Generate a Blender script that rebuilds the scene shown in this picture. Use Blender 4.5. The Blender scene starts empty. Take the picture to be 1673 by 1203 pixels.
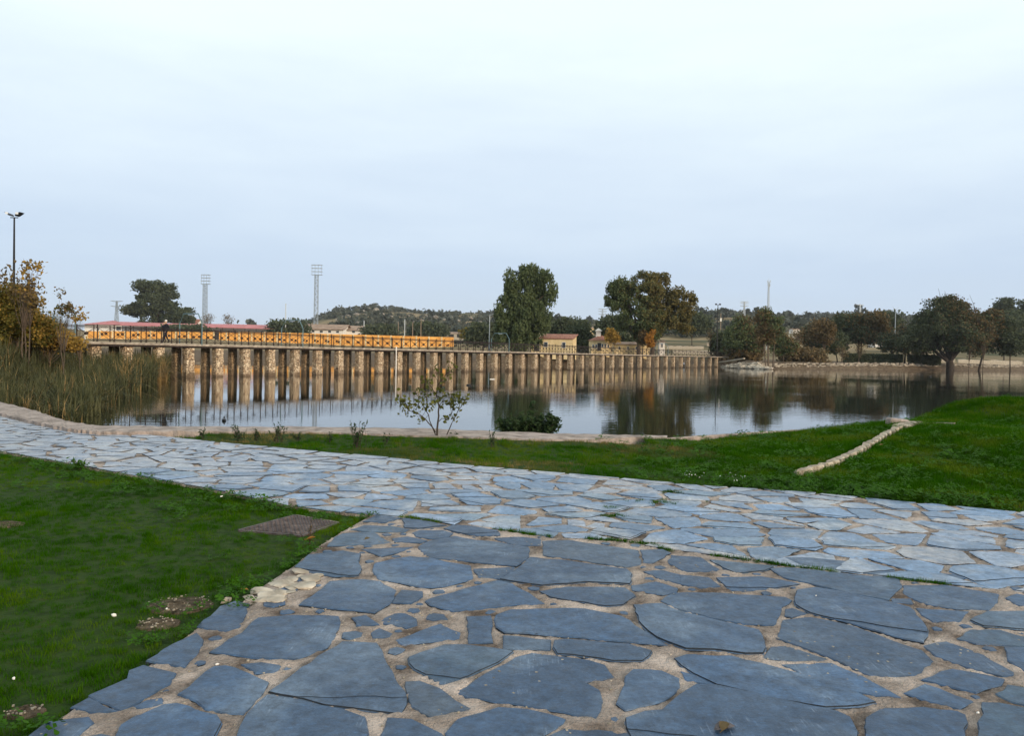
import bpy, math, random
import numpy as np
from mathutils import Vector, Matrix, noise as mnoise

# ---------------------------------------------------------------- camera, sky, sun, exposure
SC = bpy.context.scene
COL = SC.collection
F = 1240.0                       # focal length in photo pixels (1673 wide)
CAMZ = 2.2                       # eye height above the pond
ROLL = math.atan(0.0185)
PITCH = math.atan(22.5 / 1240.0)
fwd = Vector((0, math.cos(PITCH), -math.sin(PITCH)))
right0 = Vector((1, 0, 0))
up0 = right0.cross(fwd)
RT = (right0 * math.cos(ROLL) + up0 * math.sin(ROLL)).normalized()
UP = RT.cross(fwd).normalized()
cam_d = bpy.data.cameras.new('camera')
cam = bpy.data.objects.new('camera', cam_d)
COL.objects.link(cam)
m = Matrix((RT, UP, -fwd)).transposed().to_4x4()
m.translation = Vector((0, 0, CAMZ))
cam.matrix_world = m
cam_d.sensor_width = 36.0
cam_d.lens = 36.0 * F / 1673.0
cam_d.clip_start = 0.1
cam_d.clip_end = 9000
SC.camera = cam

SUN_AZ = math.radians(136)       # clockwise from +Y (the view direction)
SUN_EL = math.radians(13)
world = bpy.data.worlds.new('World')
SC.world = world
world.use_nodes = True
wn, wl = world.node_tree.nodes, world.node_tree.links
wn.clear()
w_out = wn.new('ShaderNodeOutputWorld')
w_bg = wn.new('ShaderNodeBackground')
w_sky = wn.new('ShaderNodeTexSky')
w_sky.sky_type = 'NISHITA'
w_sky.sun_disc = False
w_sky.sun_elevation = SUN_EL
w_sky.sun_rotation = SUN_AZ
w_sky.dust_density = 2.0
w_tc = wn.new('ShaderNodeTexCoord')
w_sep = wn.new('ShaderNodeSeparateXYZ')
wl.new(w_tc.outputs['Generated'], w_sep.inputs[0])
# thin high cloud veil: paler and brighter with height above the horizon, faint streaks
w_map = wn.new('ShaderNodeMapping'); w_map.inputs['Scale'].default_value = (1.2, 1.6, 7.0)
wl.new(w_tc.outputs['Generated'], w_map.inputs['Vector'])
w_noise = wn.new('ShaderNodeTexNoise'); w_noise.inputs['Scale'].default_value = 1.6
w_noise.inputs['Detail'].default_value = 6; w_noise.inputs['Roughness'].default_value = 0.55
wl.new(w_map.outputs[0], w_noise.inputs['Vector'])
w_nm = wn.new('ShaderNodeMath'); w_nm.operation = 'MULTIPLY_ADD'
w_nm.inputs[1].default_value = 0.24; w_nm.inputs[2].default_value = -0.12
wl.new(w_noise.outputs[0], w_nm.inputs[0])
w_add = wn.new('ShaderNodeMath'); w_add.operation = 'ADD'
wl.new(w_sep.outputs[2], w_add.inputs[0]); wl.new(w_nm.outputs[0], w_add.inputs[1])
w_ramp = wn.new('ShaderNodeValToRGB')
wl.new(w_add.outputs[0], w_ramp.inputs[0])
els = w_ramp.color_ramp.elements
els[0].position = 0.0; els[0].color = (0.54, 0.64, 0.76, 1)
els[1].position = 0.52; els[1].color = (0.90, 0.985, 1.0, 1)
for p, c in ((0.10, (0.54, 0.655, 0.81, 1)), (0.22, (0.66, 0.77, 0.89, 1)), (0.36, (0.83, 0.94, 0.97, 1))):
    e = els.new(p); e.color = c
w_sc = wn.new('ShaderNodeMix'); w_sc.data_type = 'RGBA'; w_sc.blend_type = 'MULTIPLY'
w_sc.inputs[0].default_value = 1.0
wl.new(w_sky.outputs[0], w_sc.inputs[6]); w_sc.inputs[7].default_value = (0.1, 0.1, 0.1, 1)
w_mix = wn.new('ShaderNodeMix'); w_mix.data_type = 'RGBA'; w_mix.inputs[0].default_value = 0.93
wl.new(w_sc.outputs[2], w_mix.inputs[6]); wl.new(w_ramp.outputs[0], w_mix.inputs[7])
wl.new(w_mix.outputs[2], w_bg.inputs[0])
w_bg.inputs[1].default_value = 1.0
wl.new(w_bg.outputs[0], w_out.inputs[0])

sun_d = bpy.data.lights.new('sun', 'SUN')
sun_d.energy = 2.8
sun_d.angle = math.radians(9)
sun_d.color = (1.0, 0.80, 0.58)
sun = bpy.data.objects.new('sun', sun_d)
COL.objects.link(sun)
sd = Vector((math.sin(SUN_AZ) * math.cos(SUN_EL), math.cos(SUN_AZ) * math.cos(SUN_EL), math.sin(SUN_EL)))
sun.rotation_euler = sd.to_track_quat('Z', 'Y').to_euler()
sun.location = (60, -20, 40)
SC.view_settings.view_transform = 'Standard'
SC.view_settings.look = 'None'
SC.view_settings.exposure = 0.22
SC.view_settings.gamma = 1.0
SC.view_settings.use_curve_mapping = False
SC.render.engine = 'CYCLES'
SC.cycles.max_bounces = 6

# ---------------------------------------------------------------- helpers
R = random.Random(7)
NR = np.random.default_rng(11)

def ray(px, py):
    d = fwd * F + RT * (px - 836.5) + UP * (601.5 - py)
    return d / d.y
def at(px, py, Y):
    """the point of the place at depth Y seen at a photo position"""
    d = ray(px, py)
    return Vector((d.x * Y, Y, CAMZ + d.z * Y))
def gp(px, py, z=0.6):
    """the point of a level surface of height z"""
    d = ray(px, py)
    t = (z - CAMZ) / d.z
    return Vector((d.x * t, t, z))
def hz(px):
    return 579 + 0.0185 * (px - 836.5)
def xa(px, Y):
    return at(px, hz(px), Y).x

def tag(o, label=None, cat=None, group=None, kind=None):
    if label: o['label'] = label
    if cat: o['category'] = cat
    if group: o['group'] = group
    if kind: o['kind'] = kind
    return o
def empty(name, loc, label, cat, group=None, rz=0):
    o = bpy.data.objects.new(name, None)
    o.empty_display_size = 0.3
    o.location = loc; o.rotation_euler = (0, 0, rz)
    COL.objects.link(o)
    return tag(o, label, cat, group)
def link(name, me, parent=None, loc=None):
    o = bpy.data.objects.new(name, me)
    COL.objects.link(o)
    if parent: o.parent = parent
    if loc is not None: o.location = loc
    return o
def copy_tree(o, parent=None):
    c = o.copy(); COL.objects.link(c); c.parent = parent
    for ch in list(o.children):
        copy_tree(ch, c)
    return c

class MB:
    """collects vertices and faces and links them as one mesh object"""
    def __init__(s): s.v = []; s.f = []; s.mi = []; s.m = 0
    def quad_strip(s, rings, cap=True):
        n = len(rings[0]); b = len(s.v)
        for r in rings: s.v.extend([tuple(p) for p in r])
        for i in range(len(rings) - 1):
            for j in range(n):
                a = b + i * n + j; c = b + i * n + (j + 1) % n
                s.f.append((a, c, c + n, a + n)); s.mi.append(s.m)
        if cap:
            s.f.append(tuple(b + j for j in range(n))[::-1]); s.mi.append(s.m)
            e = b + (len(rings) - 1) * n
            s.f.append(tuple(e + j for j in range(n))); s.mi.append(s.m)
    def tube(s, pts, rad, n=6):
        pts = [Vector(p) for p in pts]
        if not isinstance(rad, (list, tuple)): rad = [rad] * len(pts)
        rings = []
        for i, p in enumerate(pts):
            d = (pts[min(i + 1, len(pts) - 1)] - pts[max(i - 1, 0)]).normalized()
            a = d.cross(Vector((0, 0, 1)) if abs(d.z) < 0.9 else Vector((1, 0, 0))).normalized()
            c = d.cross(a)
            rings.append([p + (a * math.cos(2 * math.pi * k / n) + c * math.sin(2 * math.pi * k / n)) * rad[i] for k in range(n)])
        s.quad_strip(rings)
    def box(s, c, size, rz=0, M=None):
        hx, hy, hz_ = [q / 2 for q in size]
        cr, sr = math.cos(rz), math.sin(rz); b = len(s.v)
        for dz in (-hz_, hz_):
            for dx, dy in ((-hx, -hy), (hx, -hy), (hx, hy), (-hx, hy)):
                p = Vector((c[0] + dx * cr - dy * sr, c[1] + dx * sr + dy * cr, c[2] + dz))
                if M: p = M @ p
                s.v.append(tuple(p))
        for q in ((3, 2, 1, 0), (4, 5, 6, 7), (0, 1, 5, 4), (1, 2, 6, 5), (2, 3, 7, 6), (3, 0, 4, 7)):
            s.f.append(tuple(b + k for k in q)); s.mi.append(s.m)
    def bar(s, a, b, w, h=None):
        a, b = Vector(a), Vector(b); h = h or w
        d = (b - a).normalized()
        x = d.cross(Vector((0, 0, 1)) if abs(d.z) < 0.95 else Vector((1, 0, 0))).normalized() * w / 2
        z = d.cross(x).normalized() * h / 2
        s.quad_strip([[p - x - z, p + x - z, p + x + z, p - x + z] for p in (a, b)])
    def face(s, pts):
        b = len(s.v); s.v.extend([tuple(p) for p in pts]); s.f.append(tuple(range(b, b + len(pts)))); s.mi.append(s.m)
    def prism(s, pts, z0, z1):
        n = len(pts)
        s.quad_strip([[(p[0], p[1], z0) for p in pts], [(p[0], p[1], z1) for p in pts]])
    def mesh(s, name, mats, smooth=False):
        me = bpy.data.meshes.new(name)
        me.from_pydata(s.v, [], s.f)
        mats = mats if isinstance(mats, (list, tuple)) else [mats]
        for q in mats: me.materials.append(q)
        if len(mats) > 1: me.polygons.foreach_set('material_index', s.mi)
        if smooth: me.polygons.foreach_set('use_smooth', [True] * len(s.f))
        me.update()
        return me
    def build(s, name, mats, parent=None, smooth=False, loc=None):
        return link(name, s.mesh(name, mats, smooth), parent, loc)

def np_mesh(name, V, Fq, mats, midx=None):
    me = bpy.data.meshes.new(name)
    V = np.asarray(V, dtype=np.float32); Fq = np.asarray(Fq, dtype=np.int32)
    k = Fq.shape[1]
    me.vertices.add(len(V)); me.vertices.foreach_set('co', V.ravel())
    me.loops.add(Fq.size); me.loops.foreach_set('vertex_index', Fq.ravel())
    me.polygons.add(len(Fq)); me.polygons.foreach_set('loop_start', np.arange(0, Fq.size, k, dtype=np.int32))
    for q in (mats if isinstance(mats, (list, tuple)) else [mats]): me.materials.append(q)
    if midx is not None: me.polygons.foreach_set('material_index', np.asarray(midx, dtype=np.int32))
    me.update(calc_edges=True)
    return me

def mat(name, col, rough=0.8, var=0.25, scale=3.0, bump=0.0, bscale=None, col2=None, spec=0.3, stretch=None, metal=0.0, coord='Object', rnd=0.0, detail=6, trans=0.0, lo=0.35, hi=0.65):
    """one plain procedural material: two colours mixed by noise, a little bump, optional variation per object"""
    mt = bpy.data.materials.new(name); mt.use_nodes = True
    n, l = mt.node_tree.nodes, mt.node_tree.links
    b = n['Principled BSDF']
    tc = n.new('ShaderNodeTexCoord'); src = tc.outputs[coord]
    if stretch:
        mp = n.new('ShaderNodeMapping'); mp.inputs['Scale'].default_value = stretch
        l.new(src, mp.inputs[0]); src = mp.outputs[0]
    nz = n.new('ShaderNodeTexNoise'); nz.inputs['Scale'].default_value = scale; nz.inputs['Detail'].default_value = detail
    nz.inputs['Roughness'].default_value = 0.65
    l.new(src, nz.inputs['Vector'])
    c1 = tuple(max(0, q * (1 - var)) for q in col); c2 = col2 or tuple(min(1, q * (1 + var)) for q in col)
    mr = n.new('ShaderNodeMapRange'); mr.inputs[1].default_value = lo; mr.inputs[2].default_value = hi
    l.new(nz.outputs[0], mr.inputs[0])
    mx = n.new('ShaderNodeMix'); mx.data_type = 'RGBA'
    l.new(mr.outputs[0], mx.inputs[0]); mx.inputs[6].default_value = (*c1, 1); mx.inputs[7].default_value = (*c2, 1)
    out = mx.outputs[2]
    if rnd:
        oi = n.new('ShaderNodeObjectInfo')
        hs = n.new('ShaderNodeHueSaturation'); l.new(out, hs.inputs['Color'])
        m2 = n.new('ShaderNodeMath'); m2.operation = 'MULTIPLY_ADD'; m2.inputs[1].default_value = rnd; m2.inputs[2].default_value = 1 - rnd / 2
        l.new(oi.outputs['Random'], m2.inputs[0]); l.new(m2.outputs[0], hs.inputs['Value'])
        out = hs.outputs[0]
    l.new(out, b.inputs['Base Color'])
    b.inputs['Roughness'].default_value = rough; b.inputs['Specular IOR Level'].default_value = spec
    b.inputs['Metallic'].default_value = metal
    if bump:
        n2 = n.new('ShaderNodeTexNoise'); n2.inputs['Scale'].default_value = bscale or scale * 3; n2.inputs['Detail'].default_value = 8
        l.new(src, n2.inputs['Vector'])
        bp = n.new('ShaderNodeBump'); bp.inputs['Strength'].default_value = min(1, bump); bp.inputs['Distance'].default_value = 0.02 * max(1, bump)
        l.new(n2.outputs[0], bp.inputs['Height']); l.new(bp.outputs[0], b.inputs['Normal'])
    if trans:
        tr = n.new('ShaderNodeBsdfTranslucent'); ms = n.new('ShaderNodeMixShader'); ms.inputs[0].default_value = trans
        l.new(out, tr.inputs[0]); l.new(b.outputs[0], ms.inputs[1]); l.new(tr.outputs[0], ms.inputs[2])
        l.new(ms.outputs[0], n['Material Output'].inputs[0])
    return mt

def in_poly(P, poly):
    P = np.asarray(P); x, y = P[:, 0], P[:, 1]
    inside = np.zeros(len(P), bool); n = len(poly)
    for i in range(n):
        x0, y0 = poly[i][0], poly[i][1]; x1, y1 = poly[(i + 1) % n][0], poly[(i + 1) % n][1]
        if y0 == y1: continue
        c = ((y0 > y) != (y1 > y)) & (x < (x1 - x0) * (y - y0) / (y1 - y0) + x0)
        inside ^= c
    return inside
def dist_line(P, line, closed=False):
    P = np.asarray(P)[:, :2]; best = np.full(len(P), 1e9)
    n = len(line)
    for i in range(n if closed else n - 1):
        a = np.array(line[i][:2], float); b = np.array(line[(i + 1) % n][:2], float)
        ab = b - a; t = np.clip(((P - a) @ ab) / (ab @ ab), 0, 1)
        best = np.minimum(best, np.linalg.norm(P - (a + t[:, None] * ab), axis=1))
    return best
def vnoise(X, Y, s, seed=0.0):
    return np.array([mnoise.noise((x * s + seed, y * s - seed, seed * 0.37)) for x, y in zip(X, Y)])

# ---------------------------------------------------------------- the lie of the land
cop_px_far = [(-260, 622), (0, 656), (60, 671), (110, 688), (160, 695), (300, 697), (500, 697), (700, 700), (900, 708), (1090, 712)]
cop_far = [gp(x, y, 0.68) for x, y in cop_px_far]
cop_px_near = [(-260, 640), (0, 675), (60, 690), (110, 700), (160, 705), (300, 704), (500, 705), (700, 712), (900, 718), (1090, 714)]
cop_near = [gp(x, y, 0.68) for x, y in cop_px_near]
right_shore = [gp(1200, 703, 0.68), gp(1330, 696, 0.68), gp(1460, 689, 0.68)]
left_shore = [(-15.5, 23.5), (-18.5, 28), (-22, 36), (-25.5, 44), (-30, 52), (-44, 78), (-52, 98)]
def fs(px, Y): return (xa(px, Y), Y)
far_shore = [fs(200, 105), fs(350, 114), fs(640, 128), fs(880, 144), fs(1040, 164), fs(1150, 190), fs(1181, 196), fs(1188, 168), fs(1257, 157), fs(1275, 166), fs(1450, 195), fs(1673, 235), (240, 300)]
out_right = [(260, 60), (90, 42), (40, 33), (22, 27), (13, 22.5)]
POND = [tuple(p[:2]) for p in reversed(cop_far[1:])]          # right to left along the coping
POND = POND + left_shore + far_shore + out_right + [tuple(p[:2]) for p in reversed(right_shore)]
# elevation of the skyline above the true horizon, in photo pixels
SKY_X = [-900, 0, 150, 300, 430, 480, 520, 560, 600, 640, 700, 760, 820, 870, 900, 950, 1000, 1100, 1180, 1220, 1290, 1340, 1400, 1440, 1480, 1560, 1673, 2600]
SKY_E = [20, 26, 22, 24, 30, 34, 52, 64, 72, 66, 60, 60, 60, 55, 50, 48, 50, 58, 66, 68, 66, 66, 70, 72, 66, 64, 72, 60]

def t_shape(t, s): return 0.55 * t + 0.45 * s(t)
def land_z(X, Y):
    X = np.asarray(X, float); Y = np.asarray(Y, float)
    P = np.stack([X, Y], 1)
    ins = in_poly(P, POND)
    d = dist_line(P, POND, True)
    s = lambda t: np.clip(t, 0, 1) ** 2 * (3 - 2 * np.clip(t, 0, 1))
    near = 0.57 + 1.7 * s((Y - 26) / 26) * (X < 5) + 0.5 * s((Y - 24) / 30) * (X >= 5)
    near = near + 0.55 * np.exp(-(((X - 13.4) / 2.0) ** 2 + ((Y - 20.6) / 2.2) ** 2)) + 0.3 * np.clip((X - 12) / 5, 0, 1) + 0.25 * np.exp(-(((X - 9.8) / 2.4) ** 2 + ((Y - 14.5) / 4.5) ** 2))
    near = near + 0.07 * s(1 - dist_line(P, [tuple(p[:2]) for p in cop_near[5:]]) / 0.8) * (X > -5.6)
    # beyond the pond
    farm = (Y > 96) | (X < -42)
    pxx = X / np.maximum(Y, 1) * F + 836.5
    E = np.interp(pxx, SKY_X, SKY_E)
    start = np.interp(pxx, [0, 480, 640, 880, 1080, 1700], [500, 480, 380, 300, 220, 260])
    ridge = 1150.0
    t = np.clip((Y - start) / (ridge - start), 0, 1)
    beyond = np.clip(1 - (Y - ridge) / 2600, 0.0, 1)
    wl_ = np.clip((860 - pxx) / 110, 0, 1)
    base_l = 0.5 + np.interp(pxx, [300, 760], [5.2, 3.0]) * np.clip((Y - 118) / 270, 0, 1)
    br_ = 2.3 - 0.7 * np.clip((pxx - 1180) / 60, 0, 1)
    b0_ = br_ * (1 - wl_) + base_l * wl_
    rise = t_shape(t, s) * (E / F * ridge - (b0_ - 2.3))
    farz = b0_ + rise * np.where(Y > ridge, beyond, 1)
    base = np.where(farm & (Y > 60), farz, near)
    run = np.where(Y > 60, 6.0, np.where(X > 2.5, 0.25, 1.0))
    edge = s(d / run)
    z = np.where(ins, -np.minimum(1.3, d * 0.55) - 0.02, -0.02 + (base + 0.02) * edge)
    return z, ins, d

# ---------------------------------------------------------------- materials
def ground_material():
    mt = bpy.data.materials.new('ground_soil_and_turf'); mt.use_nodes = True
    n, l = mt.node_tree.nodes, mt.node_tree.links
    b = n['Principled BSDF']; b.inputs['Roughness'].default_value = 0.95; b.inputs['Specular IOR Level'].default_value = 0.1
    g = n.new('ShaderNodeNewGeometry')
    sep = n.new('ShaderNodeSeparateXYZ'); l.new(g.outputs['Position'], sep.inputs[0])
    def noise(sc, det=6):
        q = n.new('ShaderNodeTexNoise'); q.inputs['Scale'].default_value = sc; q.inputs['Detail'].default_value = det
        l.new(g.outputs['Position'], q.inputs['Vector']); return q.outputs[0]
    def ramp(src, stops):
        r = n.new('ShaderNodeValToRGB'); l.new(src, r.inputs[0]); e = r.color_ramp.elements
        e[0].position, e[0].color = stops[0][0], (*stops[0][1], 1); e[1].position, e[1].color = stops[-1][0], (*stops[-1][1], 1)
        for p, c in stops[1:-1]:
            q = e.new(p); q.color = (*c, 1)
        return r.outputs[0]
    near = ramp(noise(9), [(0.3, (0.014, 0.030, 0.006)), (0.55, (0.028, 0.055, 0.010)), (0.75, (0.035, 0.045, 0.012))])
    far = ramp(noise(0.018, 8), [(0.34, (0.060, 0.062, 0.028)), (0.46, (0.13, 0.105, 0.055)), (0.56, (0.24, 0.18, 0.10)), (0.7, (0.10, 0.09, 0.04))])
    bank = ramp(noise(1.5), [(0.3, (0.060, 0.042, 0.026)), (0.55, (0.12, 0.085, 0.055)), (0.75, (0.24, 0.19, 0.13))])
    def mr(src, a, c):
        q = n.new('ShaderNodeMapRange'); l.new(src, q.inputs[0]); q.inputs[1].default_value = a; q.inputs[2].default_value = c; return q.outputs[0]
    def mix(f, a, c):
        q = n.new('ShaderNodeMix'); q.data_type = 'RGBA'; l.new(f, q.inputs[0]); l.new(a, q.inputs[6]); l.new(c, q.inputs[7]); return q.outputs[2]
    c = mix(mr(sep.outputs[1], 30, 60), near, far)
    fz = mr(sep.outputs[2], 2.15, 1.7)          # the earth bank below the far meadows
    fy = n.new('ShaderNodeMath'); fy.operation = 'MULTIPLY'; l.new(fz, fy.inputs[0]); l.new(mr(sep.outputs[1], 40, 60), fy.inputs[1])
    c = mix(fy.outputs[0], c, bank)
    l.new(c, b.inputs['Base Color'])
    bp = n.new('ShaderNodeBump'); bp.inputs['Strength'].default_value = 0.8; bp.inputs['Distance'].default_value = 0.03
    l.new(noise(30), bp.inputs['Height']); l.new(bp.outputs[0], b.inputs['Normal'])
    return mt

def water_material():
    mt = bpy.data.materials.new('pond_water'); mt.use_nodes = True
    n, l = mt.node_tree.nodes, mt.node_tree.links
    b = n['Principled BSDF']
    b.inputs['Base Color'].default_value = (0.012, 0.016, 0.010, 1)
    b.inputs['Roughness'].default_value = 0.015; b.inputs['IOR'].default_value = 1.6
    b.inputs['Specular IOR Level'].default_value = 0.5
    g = n.new('ShaderNodeNewGeometry')
    def wave(sx, sy, sc, det):
        mp = n.new('ShaderNodeMapping'); mp.inputs['Scale'].default_value = (sx, sy, 1); l.new(g.outputs['Position'], mp.inputs[0])
        q = n.new('ShaderNodeTexNoise'); q.inputs['Scale'].default_value = sc; q.inputs['Detail'].default_value = det
        l.new(mp.outputs[0], q.inputs['Vector']); return q.outputs[0]
    big = wave(0.5, 1.0, 0.09, 2)
    mr = n.new('ShaderNodeMapRange'); l.new(big, mr.inputs[0]); mr.inputs[1].default_value = 0.40; mr.inputs[2].default_value = 0.62
    mr.inputs[3].default_value = 0.25; mr.inputs[4].default_value = 1.0
    a = n.new('ShaderNodeMath'); a.operation = 'ADD'
    l.new(wave(0.45, 1.0, 2.4, 3), a.inputs[0])
    h2 = n.new('ShaderNodeMath'); h2.operation = 'MULTIPLY'; h2.inputs[1].default_value = 0.25; l.new(wave(0.7, 1, 9, 2), h2.inputs[0])
    l.new(h2.outputs[0], a.inputs[1])
    m_ = n.new('ShaderNodeMath'); m_.operation = 'MULTIPLY'; l.new(a.outputs[0], m_.inputs[0]); l.new(mr.outputs[0], m_.inputs[1])
    bp = n.new('ShaderNodeBump'); bp.inputs['Strength'].default_value = 1.0; bp.inputs['Distance'].default_value = 0.006
    l.new(m_.outputs[0], bp.inputs['Height']); l.new(bp.outputs[0], b.inputs['Normal'])
    return mt

def slate_material(name, base, warm, dust, rough=0.5):
    mt = bpy.data.materials.new(name); mt.use_nodes = True
    n, l = mt.node_tree.nodes, mt.node_tree.links
    b = n['Principled BSDF']; b.inputs['Specular IOR Level'].default_value = 0.6 if 'pale' in name else 0.48
    tc = n.new('ShaderNodeTexCoord'); oi = n.new('ShaderNodeObjectInfo'); g = n.new('ShaderNodeNewGeometry')
    src = g.outputs['Position']
    rot = n.new('ShaderNodeCombineXYZ')
    rm = n.new('ShaderNodeMath'); rm.operation = 'MULTIPLY'; rm.inputs[1].default_value = 6.28; l.new(oi.outputs['Random'], rm.inputs[0]); l.new(rm.outputs[0], rot.inputs[2])
    mp = n.new('ShaderNodeMapping'); l.new(tc.outputs['Object'], mp.inputs[0]); l.new(rot.outputs[0], mp.inputs['Rotation']); mp.inputs['Scale'].default_value = (1, 3.2, 1)
    def noise(v, sc, det=7, ro=0.6):
        q = n.new('ShaderNodeTexNoise'); q.inputs['Scale'].default_value = sc; q.inputs['Detail'].default_value = det; q.inputs['Roughness'].default_value = ro
        l.new(v, q.inputs['Vector']); return q.outputs[0]
    def mr(s_, a, c, x=0.0, y=1.0):
        q = n.new('ShaderNodeMapRange'); l.new(s_, q.inputs[0]); q.inputs[1].default_value = a; q.inputs[2].default_value = c; q.inputs[3].default_value = x; q.inputs[4].default_value = y; return q.outputs[0]
    def mixc(f, a, c):
        q = n.new('ShaderNodeMix'); q.data_type = 'RGBA'
        if isinstance(f, float): q.inputs[0].default_value = f
        else: l.new(f, q.inputs[0])
        for k, s_ in ((6, a), (7, c)):
            if isinstance(s_, tuple): q.inputs[k].default_value = (*s_, 1)
            else: l.new(s_, q.inputs[k])
        return q.outputs[2]
    rr = n.new('ShaderNodeValToRGB'); l.new(oi.outputs['Random'], rr.inputs[0])
    e = rr.color_ramp.elements
    e[0].position = 0.0; e[0].color = (*[q * 0.78 for q in base], 1); e[1].position = 1.0; e[1].color = (*warm, 1)
    for p, k in ((0.2, 1.0), (0.45, 0.62), (0.6, 1.25), (0.85, 1.6)):
        q = e.new(p); q.color = (*[min(1, w * k) for w in base], 1)
    q = e.new(0.35); q.color = (base[0] * 1.5, base[1] * 1.25, base[2] * 0.95, 1)
    q = e.new(0.72); q.color = (base[0] * 1.15, base[1] * 0.95, base[2] * 0.85, 1)
    c = mixc(mr(noise(src, 5), 0.35, 0.7), rr.outputs[0], tuple(q * 0.72 for q in base))
    c = mixc(mr(noise(src, 1.6, 6), 0.50, 0.66, 0, 0.8), c, dust)                 # dry dust patches
    c = mixc(mr(noise(mp.outputs[0], 26, 5, 0.7), 0.58, 0.72, 0, 0.6), c, tuple(min(1, q * 2.4) for q in base))   # pale scratches
    mp2 = n.new('ShaderNodeMapping'); l.new(tc.outputs['Object'], mp2.inputs[0]); l.new(rot.outputs[0], mp2.inputs['Rotation']); mp2.inputs['Scale'].default_value = (14, 0.9, 1); mp2.inputs['Location'].default_value = (3, 5, 0)
    scg = n.new('ShaderNodeMath'); scg.operation = 'MULTIPLY'; l.new(mr(noise(mp2.outputs[0], 6, 5, 0.7), 0.55, 0.66, 0, 0.75), scg.inputs[0]); l.new(mr(noise(src, 3.2, 3), 0.56, 0.64), scg.inputs[1])
    c = mixc(scg.outputs[0], c, tuple(0.5 * q + 0.5 * g_ for q, g_ in zip([min(1, q * 2.6) for q in base], (0.34, 0.36, 0.38))))   # scrapes
    grain = n.new('ShaderNodeMix'); grain.data_type = 'RGBA'; grain.blend_type = 'MULTIPLY'; grain.inputs[0].default_value = 1.0; l.new(c, grain.inputs[6])
    gcomb = n.new('ShaderNodeCombineXYZ'); gv = mr(noise(src, 15, 10, 0.85), 0.36, 0.64, 0.5, 1.5)
    for k in range(3): l.new(gv, gcomb.inputs[k])
    l.new(gcomb.outputs[0], grain.inputs[7]); c = grain.outputs[2]
    crk = n.new('ShaderNodeMapping'); l.new(tc.outputs['Object'], crk.inputs[0]); l.new(rot.outputs[0], crk.inputs['Rotation']); crk.inputs['Scale'].default_value = (0.8, 3.4, 1)
    ridge = n.new('ShaderNodeMath'); ridge.operation = 'ABSOLUTE'
    sb = n.new('ShaderNodeMath'); sb.operation = 'SUBTRACT'; sb.inputs[1].default_value = 0.5; l.new(noise(crk.outputs[0], 2.2, 5, 0.55), sb.inputs[0]); l.new(sb.outputs[0], ridge.inputs[0])
    gate = mr(noise(src, 1.1, 2), 0.5, 0.6)
    cm = n.new('ShaderNodeMath'); cm.operation = 'MULTIPLY'; l.new(mr(ridge.outputs[0], 0.0, 0.006, 0.75, 0.0), cm.inputs[0]); l.new(gate, cm.inputs[1])
    c = mixc(cm.outputs[0], c, (0.012, 0.018, 0.028))
    l.new(c, b.inputs['Base Color'])
    l.new(mr(noise(src, 8), 0.3, 0.7, rough - 0.1, rough + 0.15), b.inputs['Roughness'])
    vor = n.new('ShaderNodeTexNoise'); vor.inputs['Scale'].default_value = 3.5; vor.inputs['Detail'].default_value = 3; l.new(mp.outputs[0], vor.inputs['Vector'])
    st = n.new('ShaderNodeMath'); st.operation = 'MULTIPLY'; st.inputs[1].default_value = 9; l.new(vor.outputs[0], st.inputs[0])
    fl = n.new('ShaderNodeMath'); fl.operation = 'FLOOR'; l.new(st.outputs[0], fl.inputs[0])
    b1 = n.new('ShaderNodeBump'); b1.inputs['Strength'].default_value = 1.0; b1.inputs['Distance'].default_value = 0.006; l.new(fl.outputs[0], b1.inputs['Height'])
    b2 = n.new('ShaderNodeBump'); b2.inputs['Strength'].default_value = 0.9; b2.inputs['Distance'].default_value = 0.010
    l.new(noise(src, 22, 8, 0.65), b2.inputs['Height']); l.new(b1.outputs[0], b2.inputs['Normal']); l.new(b2.outputs[0], b.inputs['Normal'])
    return mt

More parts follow.
